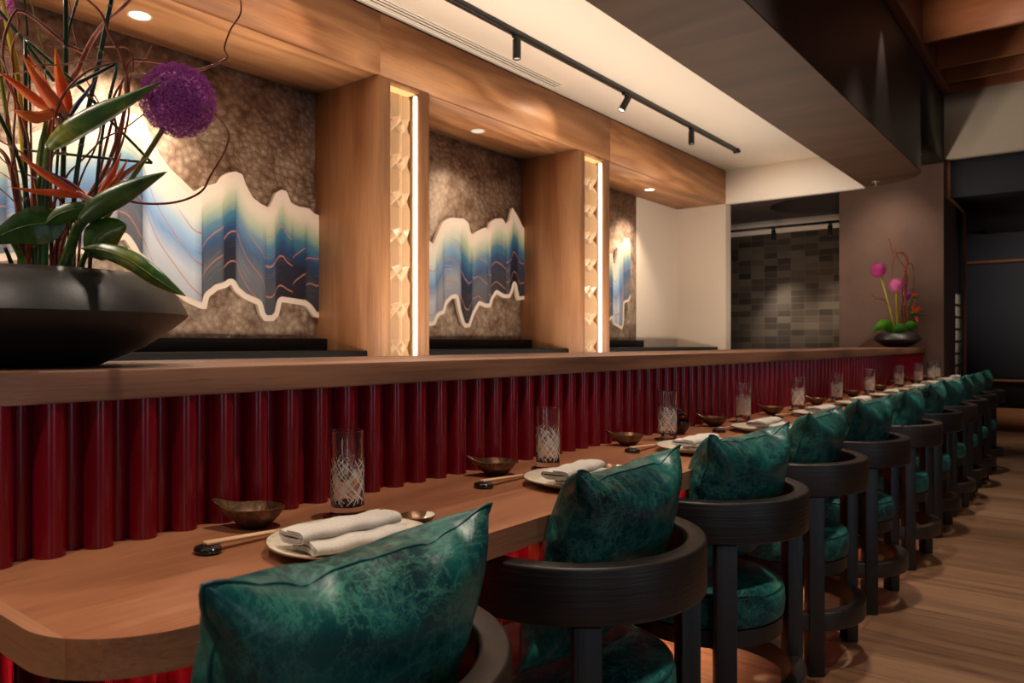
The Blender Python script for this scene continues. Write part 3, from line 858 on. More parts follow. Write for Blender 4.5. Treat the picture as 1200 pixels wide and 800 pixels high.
def make_bowl():
    b = thing('sauce_bowl', '', 'bowl', (0,0,0), 0, 'bronze leaf-shaped bowls on the table')
    bm = bmesh.new(); n = 48
    prof = [(.0,.004),(.30,.0015),(.38,.0),(.44,.003),(.62,.010),(.80,.020),(.93,.030),(1.0,.037)]
    def pt(a, f, z, off):
        # long pinched lip towards -Y
        lip = max(0, math.cos(a+PI/2))
        rx = .046*f; ry = .052*f
        k = 1+.50*lip**5*f**2
        x = (rx-off)*math.cos(a)*(1-.18*lip**3*f); y = (ry-off)*math.sin(a)*k
        zz = z+(.016*lip**7+.0012*math.sin(a*2+.6))*f**4
        return (x, y, zz)
    rings = []
    for f, z in prof:
        rings.append([bm.verts.new(pt(2*PI*i/n, f, z, 0)) for i in range(n)] if f > 0 else [bm.verts.new((0,0,z))])
    inner = [(1.0,.037,.0022),(.92,.031,.0022),(.78,.022,.002),(.58,.013,.001),(.35,.0085,.0),(0,.006,0)]
    for f, z, off in inner:
        rings.append([bm.verts.new(pt(2*PI*i/n, f, z+.0008, off)) for i in range(n)] if f > 0 else [bm.verts.new((0,0,z))])
    for a, c in zip(rings, rings[1:]):
        for i in range(n):
            j = (i+1) % n
            if len(a) == 1: bm.faces.new((a[0], c[j], c[i]))
            elif len(c) == 1: bm.faces.new((a[i], a[j], c[0]))
            else: bm.faces.new((a[i], a[j], c[j], c[i]))
    bmesh.ops.recalc_face_normals(bm, faces=bm.faces)
    obj('bowl_body', bm, 'bronze', b, 60)
    return b
def make_plate():
    p = thing('dinner_plate', '', 'plate', (0,0,0), 0, 'stoneware plates on the table')
    obj('plate_body', lathe([(0,0),(.085,0),(.09,.003),(.110,.009),(.1335,.0175),(.1345,.0195),(.1330,.0200),(.116,.0150),(.100,.0115),(.094,.0105),(0,.0105)], 72), 'plate', p, 50)
    r = obj('rim', lathe([(.1338,.0170),(.1352,.0180),(.1354,.0195),(.1340,.0205),(.1328,.0202),(.1340,.0192)], 72, closed=True), 'plate_rim', p)
    r['label'] = 'thin brown glazed rim'
    return p
def make_napkin():
    bm = bmesh.new()
    def roll(cx, cz, w, th, L, y0, skew, turns=2.6):
        N_ = 90; P = []
        for i in range(N_+1):
            t = i/N_; a = PI*.5-2*PI*turns*t; s = 1-.78*t
            ww, hh = w/2*(1-.35*t), th/2*s
            c, sn = math.cos(a), math.sin(a)
            P.append((cx+ww*math.copysign(abs(c)**.6, c), cz+hh*math.copysign(abs(sn)**.8, sn)))
        thick = .0011; m = 12
        rows = []
        for k in range(m+1):
            y = y0+L*k/m; row = []
            for i, (x, z) in enumerate(P):
                a = P[max(0, i-1)]; b_ = P[min(N_, i+1)]
                dx, dz = b_[0]-a[0], b_[1]-a[1]; l = math.hypot(dx, dz) or 1
                nx, nz_ = dz/l*thick, -dx/l*thick
                bulge = 1+.05*math.sin(PI*k/m)
                sag = .0016*math.sin(k*1.3+cx*60)
                row.append([bm.verts.new((x*1+skew*(y-y0)+s_*nx, y+.004*math.sin(x*90), cz+(z-cz)*bulge+sag+s_*nz_)) for s_ in (1,-1)])
            rows.append(row)
        for r0, r1 in zip(rows, rows[1:]):
            for i in range(N_):
                bm.faces.new((r0[i][0], r0[i+1][0], r1[i+1][0], r1[i][0])); bm.faces.new((r0[i+1][1], r0[i][1], r1[i][1], r1[i+1][1]))
        for rw in (rows[0], rows[-1]):
            for i in range(N_): bm.faces.new((rw[i][0], rw[i][1], rw[i+1][1], rw[i+1][0]))
        for i in (0, N_):
            for r0, r1 in zip(rows, rows[1:]): bm.faces.new((r0[i][0], r1[i][0], r1[i][1], r0[i][1]))
    roll(.022, .0105, .074, .017, .175, -.088, .02)
    roll(-.012, .0255, .076, .020, .185, -.098, .0)
    bmesh.ops.recalc_face_normals(bm, faces=bm.faces)
    return obj('folded_napkin', bm, 'linen', None, 60)
def make_rest():
    bm = bmesh.new()
    lathe([(0,0),(.020,0),(.0245,.0028),(.0255,.006),(.022,.0102),(.015,.0118),(.007,.0108),(0,.0100)], 36, bm)
    for v in bm.verts: v.co.x *= 1.0; v.co.y *= .82
    return obj('chopstick_rest', bm, 'gloss_black', None, 60)
def make_chop():
    bm = tube([(0,0,.0),(0,.12,.0),(0,.232,.0)], lambda t: .0036-.0014*t, 8)
    return obj('chopstick', bm, 'chop', None, 60)
def make_dish():
    d = thing('dipping_dish', '', 'dish', (0,0,0), 0, 'small bronze and white dipping dishes')
    obj('dish_body', lathe([(0,0),(.014,0),(.017,.002),(.027,.009),(.0335,.019),(.0325,.0195),(.025,.011),(.015,.0052),(0,.0042)], 40), 'bronze', d, 60)
    bm = bmesh.new(); n = 18; rows = []
    for f, z in ((0,.0046),(.45,.0056),(.75,.0112),(.965,.0194)):
        rows.append([bm.verts.new((.0332*f*math.cos(a), .0332*f*math.sin(a), z+.0004)) for a in [-PI*.25+PI*i/n for i in range(n+1)]])
    for a, b in zip(rows, rows[1:]):
        for i in range(n): bm.faces.new((a[i], a[i+1], b[i+1], b[i]))
    bmesh.ops.remove_doubles(bm, verts=bm.verts, dist=1e-5)
    g = obj('white_glaze', bm, 'whiteglaze', d, 60); g['label'] = 'white glazed half of the dish'
    return d
gl, bw, pl, nk, rs, ch, ds = make_glass(), make_bowl(), make_plate(), make_napkin(), make_rest(), make_chop(), make_dish()
co = obj('coaster', lathe([(0,0),(.043,0),(.045,.0012),(.045,.0028),(.043,.0035),(0,.0035)], 48), 'gloss_black')
def put(proto_, first, loc, rz, label, group, cat=None, rx=0):
    o = proto_ if first else dup(proto_, loc)
    o.location = loc; o.rotation_euler = (rx, 0, rz); o['label'] = label; o['group'] = group
    if cat: o['category'] = cat
    return o
rr = random.Random(11)
for i in range(11):
    f = i == 0; wh = ORD[i] if i else 'nearest the camera'
    z = TZ+.0003
    put(co, f, (GLX[i], GLY[i], z), 0, 'thin round black coaster under the glass %s' % wh, 'black coasters', 'coaster')
    put(gl, f, (GLX[i], GLY[i], z+.0037), rr.uniform(0,6) if i else 0, 'clear highball glass with white crosshatched etching, %s' % wh, 'etched highball glasses on the table')
    put(bw, f, (BWX[i], BWY[i], z), rr.uniform(-.2,.2)-.8 if i else -.85, 'pinched bronze leaf-shaped bowl, %s' % wh, 'bronze leaf-shaped bowls on the table')
    put(pl, f, (PLX[i], PLY[i], z), 0, 'cream stoneware plate with brown rim, %s' % wh, 'stoneware plates on the table')
    put(nk, f, (PLX[i]+.004, PLY[i]-.012, z+.0118), rr.uniform(-.18,.12) if i else -.10, 'folded grey linen napkin on the plate %s' % wh, 'folded napkins on the plates', 'napkin')
    put(rs, f, (-1.118, RSY[i], z), 0, 'glossy black oval chopstick rest, %s' % wh, 'black chopstick rests', 'chopstick rest')
    # chopsticks: tips on the rest, tails on the table beside the plate
    sl = math.atan2(.0155-.0042, .225)
    for k, (dx, nm) in enumerate(((-.0045,'left'), (.0042,'right'))):
        xx = -1.1195+dx
        put(ch, f and k == 0, (xx, RSY[i]-.004, z+.0150), .01*(k-.5), '%s of two pale wooden chopsticks on the black rest %s' % (nm, wh), 'pale wooden chopsticks', 'chopstick', -sl)
    put(ds, f, (PLX[i]-.02, PLY[i]+.170, z), [0,-.3,.5,0,.2][i%5]-.6, 'tiny bronze and white dipping dish beside the plate %s' % wh, 'small bronze and white dipping dishes')
# soy pots
def make_pot():
    p = thing('soy_pot', '', 'soy pot', (0,0,0), 0, 'dark amber glass pots by the red panel')
    bm = lathe([(0,.001),(.016,.0),(.018,.004),(.026,.014),(.034,.028),(.037,.042),(.034,.056),(.026,.067),(.016,.073),(0,.075)], 48)
    for v in bm.verts:
        a = math.atan2(v.co.y, v.co.x); k = 1+.03*math.cos(a*12); v.co.x *= k; v.co.y *= k
    obj('pot_body', bm, 'amber', p, 80)
    obj('lid', lathe([(0,.0752),(.017,.0745),(.019,.077),(.012,.082),(.005,.084),(.007,.089),(.005,.093),(0,.094)], 32), 'gloss_black', p, 60)
    return p
pt_ = make_pot()
for i, (x, y, lb) in enumerate(((-1.205,2.53,'behind the third glass'), (-1.21,4.66,'behind the sixth glass'), (-1.20,6.42,'between the eighth and ninth glasses'))):
    put(pt_, i == 0, (x, y, TZ+.0003), 0, 'round ribbed dark amber glass pot on the table %s' % lb, 'dark amber glass pots by the red panel')

# ------------------------------------------------------------------ FLOWERS
def vase(R_, Hh, loc, label):
    p = [(0,.0),(.40,.0),(.415,.006),(.70,.20),(.90,.42),(.985,.535),(1.0,.565),(.99,.60),(.93,.78),(.83,.94),(.765,1.0),(.74,.985),(.80,.90),(.90,.74),(.94,.62),(.90,.52),(.60,.25),(0,.18)]
    o = obj('flower_bowl', lathe([(r*R_, z*Hh) for r, z in p], 96), 'vase', None, 60)
    o.location = loc; return tag(o, label, 'vase', 'black flower bowls')
CZ = 1.0413
vase(.272, .173, (-1.58, .547, CZ), 'large wide black ceramic bowl holding flowers at the near end of the bar')
FV = (-1.455, 7.60)
vase(.200, .132, (FV[0], FV[1], CZ), 'small wide black ceramic bowl holding flowers at the far end of the bar')

def leaf_mesh(P, width, cup=.25, prof=None, n=18, m=8, thick=.0012, facing=None):
    """leaf blade following centre line P, width in metres"""
    C = catmull(P, 6); L_ = len(C)-1; bm = bmesh.new()
    face = Vector(facing or (SA, -CA, 0)).normalized()
    prof = prof or (lambda t: math.sin(PI*min(1, t)**.75)**.85)
    sides = []
    for sgn in (1, -1):
        rows = []
        for i, c in enumerate(C):
            T = (C[min(L_, i+1)]-C[max(0, i-1)]).normalized()
            s = T.cross(face).normalized(); nrm = s.cross(T).normalized()
            w = width*max(.02, prof(i/L_)); row = []
            for j in range(m+1):
                q = j/m*2-1
                row.append(bm.verts.new(c+s*(q*w)+nrm*(cup*w*abs(q)**1.6*-1)+nrm*(sgn*thick)+nrm*(.04*w*math.sin(i*1.7)*abs(q))))
            rows.append(row)
        for a, b in zip(rows, rows[1:]):
            for j in range(m):
                f = (a[j], a[j+1], b[j+1], b[j]); bm.faces.new(f if sgn == 1 else f[::-1])
        sides.append(rows)
    A_, B_ = sides
    for a, b in zip(range(L_), range(1, L_+1)):
        for j in (0, m): bm.faces.new((A_[a][j], A_[b][j], B_[b][j], B_[a][j]))
    for i in (0, L_):
        for j in range(m): bm.faces.new((A_[i][j], A_[i][j+1], B_[i][j+1], B_[i][j]))
    bmesh.ops.recalc_face_normals(bm, faces=bm.faces)
    return bm
def allium_head(rad, seed, nf=900):
    r_ = random.Random(seed); bm = bmesh.new()
    bmesh.ops.create_icosphere(bm, subdivisions=3, radius=rad*.80)
    for k in range(nf):
        zc = 1-2*(k+.5)/nf; a = k*2.39996; s = math.sqrt(1-zc*zc)
        d = Vector((s*math.cos(a), s*math.sin(a), zc)); d = (d+Vector([r_.uniform(-.05,.05) for _ in range(3)])).normalized()
        rr_ = rad*r_.uniform(.86,1.03)
        c = d*rr_; t1 = d.cross(Vector((0,0,1)) if abs(d.z) < .9 else Vector((1,0,0))).normalized(); t2 = d.cross(t1)
        ph = r_.uniform(0, 6); sz = rad*r_.uniform(.045,.075)
        cv = bm.verts.new(c-d*sz*.5)
        for q in range(6):
            an = ph+q*PI/3
            tip = c+(t1*math.cos(an)+t2*math.sin(an))*sz+d*sz*.35
            l = c+(t1*math.cos(an-.35)+t2*math.sin(an-.35))*sz*.45; g = c+(t1*math.cos(an+.35)+t2*math.sin(an+.35))*sz*.45
            bm.faces.new((cv, bm.verts.new(l), bm.verts.new(tip), bm.verts.new(g)))
        if k % 3 == 0:
            e = d*rad*r_.uniform(1.02,1.10); w = t1*rad*.008
            bm.faces.new((bm.verts.new(c-w), bm.verts.new(c+w), bm.verts.new(e)))
    return bm
D0 = 1.405                                        # depth of the near bowl from the camera
def D(pts_, d=0.0):
    """image path -> points round the arrangement's own depth; third value shifts in depth"""
    return [at_depth(p[0], p[1], D0+(p[2] if len(p) > 2 else 0)+d) for p in pts_]
def tubeobj(name, P, r, mat, label, cat, group, k=7, n=8):
    P = catmull(P, k); o = obj(name, tube(P, r, n), mat, None, 70)
    return tag(o, label, cat, group)
# willow
WIL = [
 ([(68,335,.0),(72,290,.02),(85,255,.04),(118,210,.05),(135,170,.03),(146,130,0),(150,100,-.02),(146,80,-.02),(140,60,-.03),(128,40,-.05),(118,15,-.06),(96,-6,-.08)], .0036),
 ([(38,335,.03),(40,230,.05),(55,160,.06),(75,110,.05),(90,85,.03),(105,52,.02),(122,28,0),(140,12,-.02),(158,-6,-.03)], .0052),
 ([(66,335,-.02),(78,290,-.03),(98,245,-.04),(128,205,-.02),(141,160,0),(147,118,.02),(150,75,.02),(172,71,.03),(200,76,.04),(228,82,.05),(245,78,.05),(266,68,.05),(263,56,.05),(270,35,.04),(282,15,.03),(281,-8,.03)], .0026),
 ([(58,335,.02),(66,285,.03),(90,258,.05),(112,225,.08),(130,229,.1),(165,238,.1),(205,237,.1),(235,225,.1),(247,205,.1),(262,180,.08),(268,160,.06),(262,145,.03),(240,125,-.03)], .0026),
 ([(97,61,.03),(75,50,.03),(45,25,.02),(25,13,.01),(15,18,0),(4,50,-.02),(6,90,-.03),(22,125,-.03),(34,170,-.02),(40,250,0),(46,335,0)], .0028),
 ([(104,335,.05),(108,250,.06),(122,180,.05),(138,118,.04),(145,92,.02),(155,85,.01),(155,65,0),(148,56,0),(135,55,0),(114,55,.01)], .0022),
 ([(26,335,-.05),(22,250,-.05),(10,190,-.04),(-6,170,-.03)], .0050),
 ([(60,335,.0),(60,180,-.05),(70,120,-.06),(100,85,-.06),(132,74,-.05),(110,71,-.05),(70,76,-.05),(45,76,-.06),(30,84,-.06),(-8,89,-.05)], .0020),
 ([(86,335,.04),(92,255,.05),(130,185,.05),(136,150,.05),(132,118,.04),(150,89,.02),(170,87,-.02),(193,94,-.06)], .0024),
 ([(48,335,.02),(46,240,.04),(30,170,.05),(18,110,.06),(14,60,.07),(22,30,.06),(14,-8,.05)], .0030),
 ([(90,335,.0),(100,240,.08),(134,190,.09),(150,140,.08),(152,95,.06),(160,76,.05),(170,68,.04),(178,53,.03)], .0020),
 ([(54,335,.05),(50,210,.07),(55,150,.08),(48,100,.08),(30,70,.08),(8,55,.08),(-8,40,.08)], .0026),
]
cr_ = random.Random(21)
for q in range(9):
    x, y = cr_.uniform(30, 95), 335; P = [(x, y, cr_.uniform(-.05,.05))]
    ang = -PI/2+cr_.uniform(-.12,.12); turn = 0; dz = P[0][2]
    for st in range(15):
        turn = turn*.6+cr_.uniform(-.5,.5)*(1+.09*st); ang += turn*.45+(-PI/2-ang)*.10
        L_ = cr_.uniform(18, 30); x += math.cos(ang)*L_; y += math.sin(ang)*L_; dz += cr_.uniform(-.02,.02); dz = max(-.10, min(.14, dz))
        if x > 175 or x < -30: break
        P.append((x, y, dz))
    WIL.append((P, cr_.uniform(.0016,.0026)))
for k, (P, r) in enumerate(WIL):
    tubeobj('willow_branch', D(P), (lambda t, r=r: r*(1.35-.80*t)), 'willow', 'twisting reddish brown curly willow branch in the large black bowl', 'branch', 'curly willow branches in the large bowl')
# horsetail stems
HT = [
 ([(70,335,.03),(74,200,.03),(77,80,.03),(77,-8,.03)], .0048),
 ([(82,335,-.01),(88,220,-.01),(101,140,-.01),(114,80,-.01),(132,-8,-.01)], .0044),
 ([(29,335,.0),(30,200,0),(30,46,0)], .0036),
 ([(30,47,.0),(60,73,0),(92,101,0),(115,124,0)], .0034),
 ([(-8,4,.04),(28,48,.04),(63,95,.04)], .0034),
 ([(104,335,-.04),(118,170,-.04),(138,74,-.04)], .0028),
 ([(138,74,-.039),(112,87,-.039),(82,102,-.039)], .0034),
 ([(127,139,.02),(152,164,.02),(178,191,.02)], .0026),
 ([(178,191,.021),(120,185,.021),(32,176,.021)], .0026),
 ([(58,335,.06),(72,120,.06),(80,41,.06),(93,-8,.06)], .0026),
 ([(44,335,-.05),(27,204,-.05),(-4,128,-.05)], .0036),
 ([(40,335,.08),(36,150,.08),(33,50,.08),(28,-8,.08)], .0020),
]
for k, (P, r) in enumerate(HT):
    Q = D(P); o = obj('horsetail_stem', tube(catmull(Q, 5), r, 10), 'horsetail', None, 70)
    tag(o, 'straight dark green jointed horsetail stem in the large black bowl', 'stem', 'horsetail stems in the large bowl')
    C_ = catmull(Q, 12); acc = 0; step = .085
    for a, b in zip(C_, C_[1:]):
        acc += (b-a).length
        if acc > step:
            acc = 0; T = (b-a).normalized(); obj('node_ring', tube([a-T*.002, a+T*.002], r*1.12, 10), 'node', o)
# grass blades
tubeobj('grass_blade', D([(60,335,.04),(56,200,.04),(53,80,.04),(46,40,.04),(34,-8,.04)]), .0014, 'stem_green', 'thin olive grass blade rising from the large black bowl', 'grass blade', None)
o = obj('strap_leaf', leaf_mesh(D([(34,335,.07),(28,200,.07),(20,90,.07),(10,40,.07),(1,-8,.07)]), .0058, .3, lambda t: .7+.3*math.sin(PI*t)), 'stem_yellow', None, 60)
tag(o, 'narrow yellow-green strap leaf at the left of the large bowl', 'leaf')
# stalks
STK = [([(50,335,-.03),(49,260,-.03),(47,205,-.03)], .0085), ([(66,335,-.06),(80,298,-.06),(90,262,-.06)], .0105), ([(36,335,-.07),(24,300,-.07),(14,282,-.07)], .0070), ([(92,335,-.07),(98,305,-.08),(104,291,-.09)], .0045), ([(20,335,-.02),(12,305,-.04),(6,290,-.06)], .0045)]
for P, r in STK:
    tubeobj('leaf_stalk', D(P), (lambda t, r=r: r*(1-.35*t)), 'leaf', 'thick dark green leaf stalk standing in the large black bowl', 'stalk', 'thick green stalks in the large bowl', n=12)
# big leaves
def leaf_thing(P, w, label, mat='leaf', **k):
    o = obj('broad_leaf', leaf_mesh(P, w, **k), mat, None, 60)
    C_ = catmull(P, 6); obj('midrib', tube([c+Vector((SA,-CA,0))*.0016 for c in C_], lambda t: .0014*(1-.6*t), 6), 'stem_green', o, 60)
    return tag(o, label, 'leaf')
leaf_thing(D([(78,259,-.10),(50,262,-.12),(20,268,-.13),(-20,286,-.13)]), .034, 'broad dark green leaf reaching left out of the large bowl', cup=.2)
leaf_thing(D([(104,300,-.09),(112,282,-.11),(128,270,-.12),(148,264,-.13)]), .034, 'upright heart-shaped dark green leaf above the rim of the large bowl', cup=.35, prof=lambda t: math.sin(PI*min(1,t)**.6)**.7)
leaf_thing(D([(96,291,-.12),(120,293,-.15),(150,304,-.17),(180,324,-.17),(200,337,-.16),(218,347,-.15)]), .016, 'long dark green leaf drooping right over the rim of the large bowl', cup=.5)
leaf_thing(D([(54,262,-.12),(72,250,-.12),(95,244,-.12),(120,242,-.12)]), .016, 'dark green leaf with yellow edge under the lower orange flower', cup=.4)
leaf_thing(D([(46,205,-.03),(48,180,-.03),(53,140,-.03)]), .0105, 'narrow upright green bract below the upper orange flower', cup=.5)
# birds of paradise
def petal(par, P, w, mat, nm='petal', cup=.35):
    return obj(nm, leaf_mesh(P, w, cup, lambda t: (math.sin(PI*min(1, .06+.94*t)**.62))**.9), mat, par, 60)
def spathe(par, P, r):
    bm = tube(catmull(P, 8), lambda t: r*(math.sin(PI*(.05+.95*t)**.70)**.85+.02), 14)
    return obj('spathe', bm, 'spathe', par, 70)
b1 = thing('bird_of_paradise', 'large orange bird of paradise flower, upper one in the large bowl', 'flower')
petal(b1, D([(76,137,-.05),(58,115,-.06),(42,92,-.07),(25,62,-.08)]), .0125, 'orange'); petal(b1, D([(78,138,-.04),(74,112,-.03),(68,85,-.03),(65,56,-.03)]), .0125, 'orange')
petal(b1, D([(62,130,-.05),(40,116,-.06),(18,98,-.07),(-2,84,-.08)]), .0095, 'orange'); petal(b1, D([(60,131,-.07),(42,136,-.09),(28,134,-.10),(15,129,-.1)]), .0115, 'orange')
petal(b1, D([(60,110,-.02),(48,92,-.01),(38,76,0),(28,56,.01)]), .006, 'orange')
petal(b1, D([(82,136,-.045),(90,122,-.045),(101,108,-.045),(113,91,-.045)]), .0042, 'bluepet'); petal(b1, D([(74,140,-.06),(56,112,-.03),(42,92,-.02)]), .003, 'bluepet')
obj('flower_base', tube(catmull(D([(60,170,-.05),(70,150,-.05),(77,132,-.05)]), 6), lambda t: .009-.003*t, 12), 'pink_base', b1, 70)
obj('flower_base', tube(catmull(D([(72,150,-.055),(64,138,-.055),(56,129,-.055)]), 6), lambda t: .006-.002*t, 12), 'pink_base', b1, 70)
spathe(b1, D([(58,172,-.05),(85,152,-.06),(120,132,-.07),(150,117,-.08),(190,95,-.09)]), .0185)
obj('stem', tube(catmull(D([(58,170,-.04),(53,230,-.03),(51,335,-.02)]), 6), .0075, 12), 'spathe', b1, 70)
b2 = thing('bird_of_paradise', 'orange bird of paradise flower pointing left, lower one in the large bowl', 'flower')
petal(b2, D([(98,230,-.10),(75,216,-.11),(50,202,-.12),(21,181,-.13)]), .0100, 'orange'); petal(b2, D([(96,229,-.12),(70,226,-.13),(42,224,-.14),(11,219,-.15)]), .0065, 'orange')
petal(b2, D([(92,222,-.125),(70,208,-.13),(48,196,-.13)]), .0025, 'bluepet')
petal(b2, D([(116,228,-.08),(126,212,-.08),(134,198,-.08),(142,179,-.08)]), .0065, 'orange'); petal(b2, D([(120,228,-.09),(134,212,-.09),(142,200,-.09),(150,186,-.09)]), .0045, 'orange')
petal(b2, D([(122,224,-.07),(138,210,-.07),(156,196,-.07),(172,184,-.07)]), .0050, 'pink_base')
obj('flower_base', tube(catmull(D([(110,238,-.11),(100,232,-.11),(90,226,-.11)]), 6), lambda t: .008-.003*t, 12), 'pink_base', b2, 70)
spathe(b2, D([(96,258,-.11),(120,240,-.12),(145,226,-.13),(168,214,-.14),(196,201,-.15)]), .0185)
obj('stem', tube(catmull(D([(100,255,-.10),(86,280,-.07),(74,335,-.03)]), 6), .0085, 12), 'spathe', b2, 70)
# alliums
def allium(head_c, rad, stem_pts, label, mat='allium', smat='stem_green', sr=.0045, seed=1, nf=900, group=None):
    a = thing('allium', label, 'flower', (0,0,0), 0, group)
    h = obj('flower_head', allium_head(rad, seed, nf), mat, a, None); h.location = head_c
    obj('stem', tube(catmull(stem_pts, 6), sr, 10), smat, a, 70)
allium(at_depth(209,118,D0), .0665, D([(192,150,0),(178,172,0),(158,204,.01),(128,250,.01),(100,300,.02),(84,338,.02)]), 'big purple globe allium leaning right out of the large bowl', nf=2600, sr=.0048)
allium(at_depth(-18,-12,D0+.1), .055, D([(-10,20,.1),(4,110,.09),(22,230,.05),(36,338,.02)]), 'purple globe allium at the far left of the large bowl, highest of its flowers', seed=5)

# far arrangement: real size flowers on the far bowl
DF = (Vector((FV[0], FV[1], 0))).dot(Vector((-SA, CA, 0)))
def E_(pts_, d=0): return [at_depth(p[0], p[1], DF+(p[2] if len(p) > 2 else 0)+d) for p in pts_]
allium(at_depth(1029.5,316.5,DF), .074, E_([(1033,325,0),(1040,350,0),(1047,378,0),(1050,398,0)]), 'magenta globe allium, highest flower in the far bowl', 'allium_mag', 'stem_yellow', .010, 2, 700)
allium(at_depth(1050.3,334,DF), .070, E_([(1050.5,342,0),(1051,365,0),(1052.5,398,0)]), 'pink globe allium in the middle of the far bowl', 'allium_pink', 'stem_yellow', .010, 3, 700)
allium(at_depth(1062,346.5,DF+.12), .048, E_([(1061,352,.12),(1060,372,.1),(1057,398,.05)]), 'small dark purple allium behind the pink one in the far bowl', 'allium', 'stem_yellow', .007, 4, 500)
FW = [[(1057,398,0),(1059,370,0),(1062,345,0),(1060,325,0),(1063,308,0),(1058,298,0),(1046,295,0),(1043,283,0),(1040,279,0)],
      [(1060,398,0),(1062,375,0),(1057,350,0),(1060,322,0),(1064,305,0),(1058,296,0),(1050,297,0),(1046,310,0),(1045,325,0)],
      [(1058,398,.05),(1057,360,.05),(1063,330,.05),(1061,312,.05),(1068,309,.05),(1071,320,.05),(1070,340,.05)],
      [(1062,398,-.03),(1064,372,-.03),(1060,340,-.03),(1062,318,0),(1052,302,0),(1048,290,0)],
      [(1055,398,.05),(1045,370,.05),(1036,352,.05),(1026,350,.05),(1021,344,.05)]]
for k, P in enumerate(FW):
    tubeobj('willow_branch', E_(P), lambda t: .0075-.0045*t, 'willow', 'curly willow branch in the far black bowl', 'branch', 'curly willow branches in the far bowl', n=6)
def far_bop(cx, cy, s, label, d=-.05):
    b = thing('bird_of_paradise', label, 'flower')
    for dx, dy, w in ((-5,-9,.016),(-1,-10,.012),(6,-8,.014),(2,11,.018),(9,-5,.010)):
        petal(b, E_([(cx,cy,d),(cx+dx*s*.5,cy+dy*s*.5,d),(cx+dx*s,cy+dy*s,d-.02)]), w*s, 'orange')
    obj('spathe', tube(catmull(E_([(cx-5*s,cy+1,d),(cx+3*s,cy+2,d),(cx+13*s,cy+3,d)]), 6), lambda t: .016*s*(1-t)+.003, 10), 'spathe', b, 70)
    obj('stem', tube(catmull(E_([(cx-3*s,cy+2,d),(cx-7,cy+20,0),(1062,398,0)]), 6), .007, 8), 'spathe', b, 70)
far_bop(1073, 366, 1.0, 'orange bird of paradise flower, lower one in the far bowl')
far_bop(1071, 347, .55, 'small orange bird of paradise flower, upper one in the far bowl')
leaf_thing(E_([(1048,392,0),(1040,381,-.04),(1032,382,-.06),(1022,388,-.08)]), .050, 'green leaf drooping left over the rim of the far bowl', 'leaf_light')
def monstera(cx, cy, r, label, d):
    bm = bmesh.new(); c = at_depth(cx, cy, DF+d); ux = Vector((CA,SA,0)); uz = Vector((.25*SA,-.25*CA,1)).normalized(); n = 72; nm = ux.cross(uz)
    V = []
    for side in (1,-1):
        ctr = bm.verts.new(c+nm*.003*side); ring = []; mid = []
        for i in range(n):
            a = 2*PI*i/n; k = 1-.30*max(0, math.sin(a*7))**6
            p = lambda q: c+ux*math.cos(a)*r*q+uz*math.sin(a)*r*.82*q+nm*(.003*side-.20*r*q*q)
            ring.append(bm.verts.new(p(k))); mid.append(bm.verts.new(p(.5)))
        for i in range(n):
            j = (i+1)%n; bm.faces.new((ctr, mid[i], mid[j])); bm.faces.new((mid[i], ring[i], ring[j], mid[j]))
        V.append(ring)
    for i in range(n): bm.faces.new((V[0][i], V[0][(i+1)%n], V[1][(i+1)%n], V[1][i]))
    bmesh.ops.recalc_face_normals(bm, faces=bm.faces)
    tag(obj('broad_leaf', bm, 'leaf_light', None, 60), label, 'leaf')
monstera(1055, 385.5, .062, 'bright green split leaf in the middle of the far bowl', -.10)
monstera(1067.5, 382, .056, 'bright green split leaf at the right of the far bowl', -.06)

# ------------------------------------------------------------------ TRACK LIGHTS, VENT, SPRINKLERS
TX = -2.50
tag(obj('ceiling_track', (lambda bm: (bx(bm, TX-.016, TX+.016, -3, 6.36, 2.760, ZC-.0005), bx(bm, TX-.022, TX+.022, 6.36, 6.40, 2.752, ZC-.0005), bx(bm, TX-.03, TX+.03, 6.385, 6.398, 2.756, 2.775), bm)[-1])(bmesh.new()), 'blackmetal'),
    'long black lighting track across the cream ceiling', 'light track')
def spot(x, y, z, tilt, label, lit, group, s=1.0):
    t = thing('track_spotlight', label, 'spotlight', (x, y, z), 0, group)
    a = obj('mount', bx(bmesh.new(), -.012, .012, -.03, .03, -.014, 0, bev=.002), 'blackmetal', t)
    obj('arm', tube([(0,0,-.012),(0,0,-.04)], .006, 10), 'blackmetal', t)
    h = obj('lamp_head', lathe([(0,.045),(.021,.045),(.023,.042),(.023,-.062),(.020,-.064),(.019,-.056),(0,-.056)], 32), 'blackmetal', t)
    h.location = (0,0,-.062); h.rotation_euler = tilt
    l = obj('lens', lathe([(0,-.0565),(.019,-.0565)], 24), 'lens_on' if lit else 'lens_dim', h)
G1 = 'spotlights on the long ceiling track'
spot(TX, 3.227, 2.760, (0,.0,0), 'black cylinder spotlight nearest the camera on the long ceiling track', False, G1)
spot(TX, 4.420, 2.760, (-.42,.30,0), 'tilted black spotlight, middle of three on the long ceiling track', True, G1)
spot(TX, 5.455, 2.760, (0,0,0), 'black spotlight nearest the far end of the long ceiling track', False, G1)
tr2 = tag(obj('ceiling_track', box(-4.5, -2.04, 7.965, 7.99, 2.300, 2.325), 'blackmetal'), 'short black lighting track in front of the tiled wall', 'light track')
for xx in (-4.2,):
    r_ = obj('hanger_rod', tube([(xx,7.978,2.325),(xx,7.978,ZB)], .004, 8), 'blackmetal', tr2)
G2 = 'spotlights by the tiled wall'
spot(-2.72, 7.978, 2.300, (0,0,0), 'left of two small black spotlights before the tiled wall', True, G2)
spot(-2.145, 7.978, 2.300, (0,0,0), 'right of two small black spotlights before the tiled wall', True, G2)
v = thing('ceiling_vent', 'long slotted air vent in the cream ceiling along the oak beam', 'air vent', (0,0,ZC))
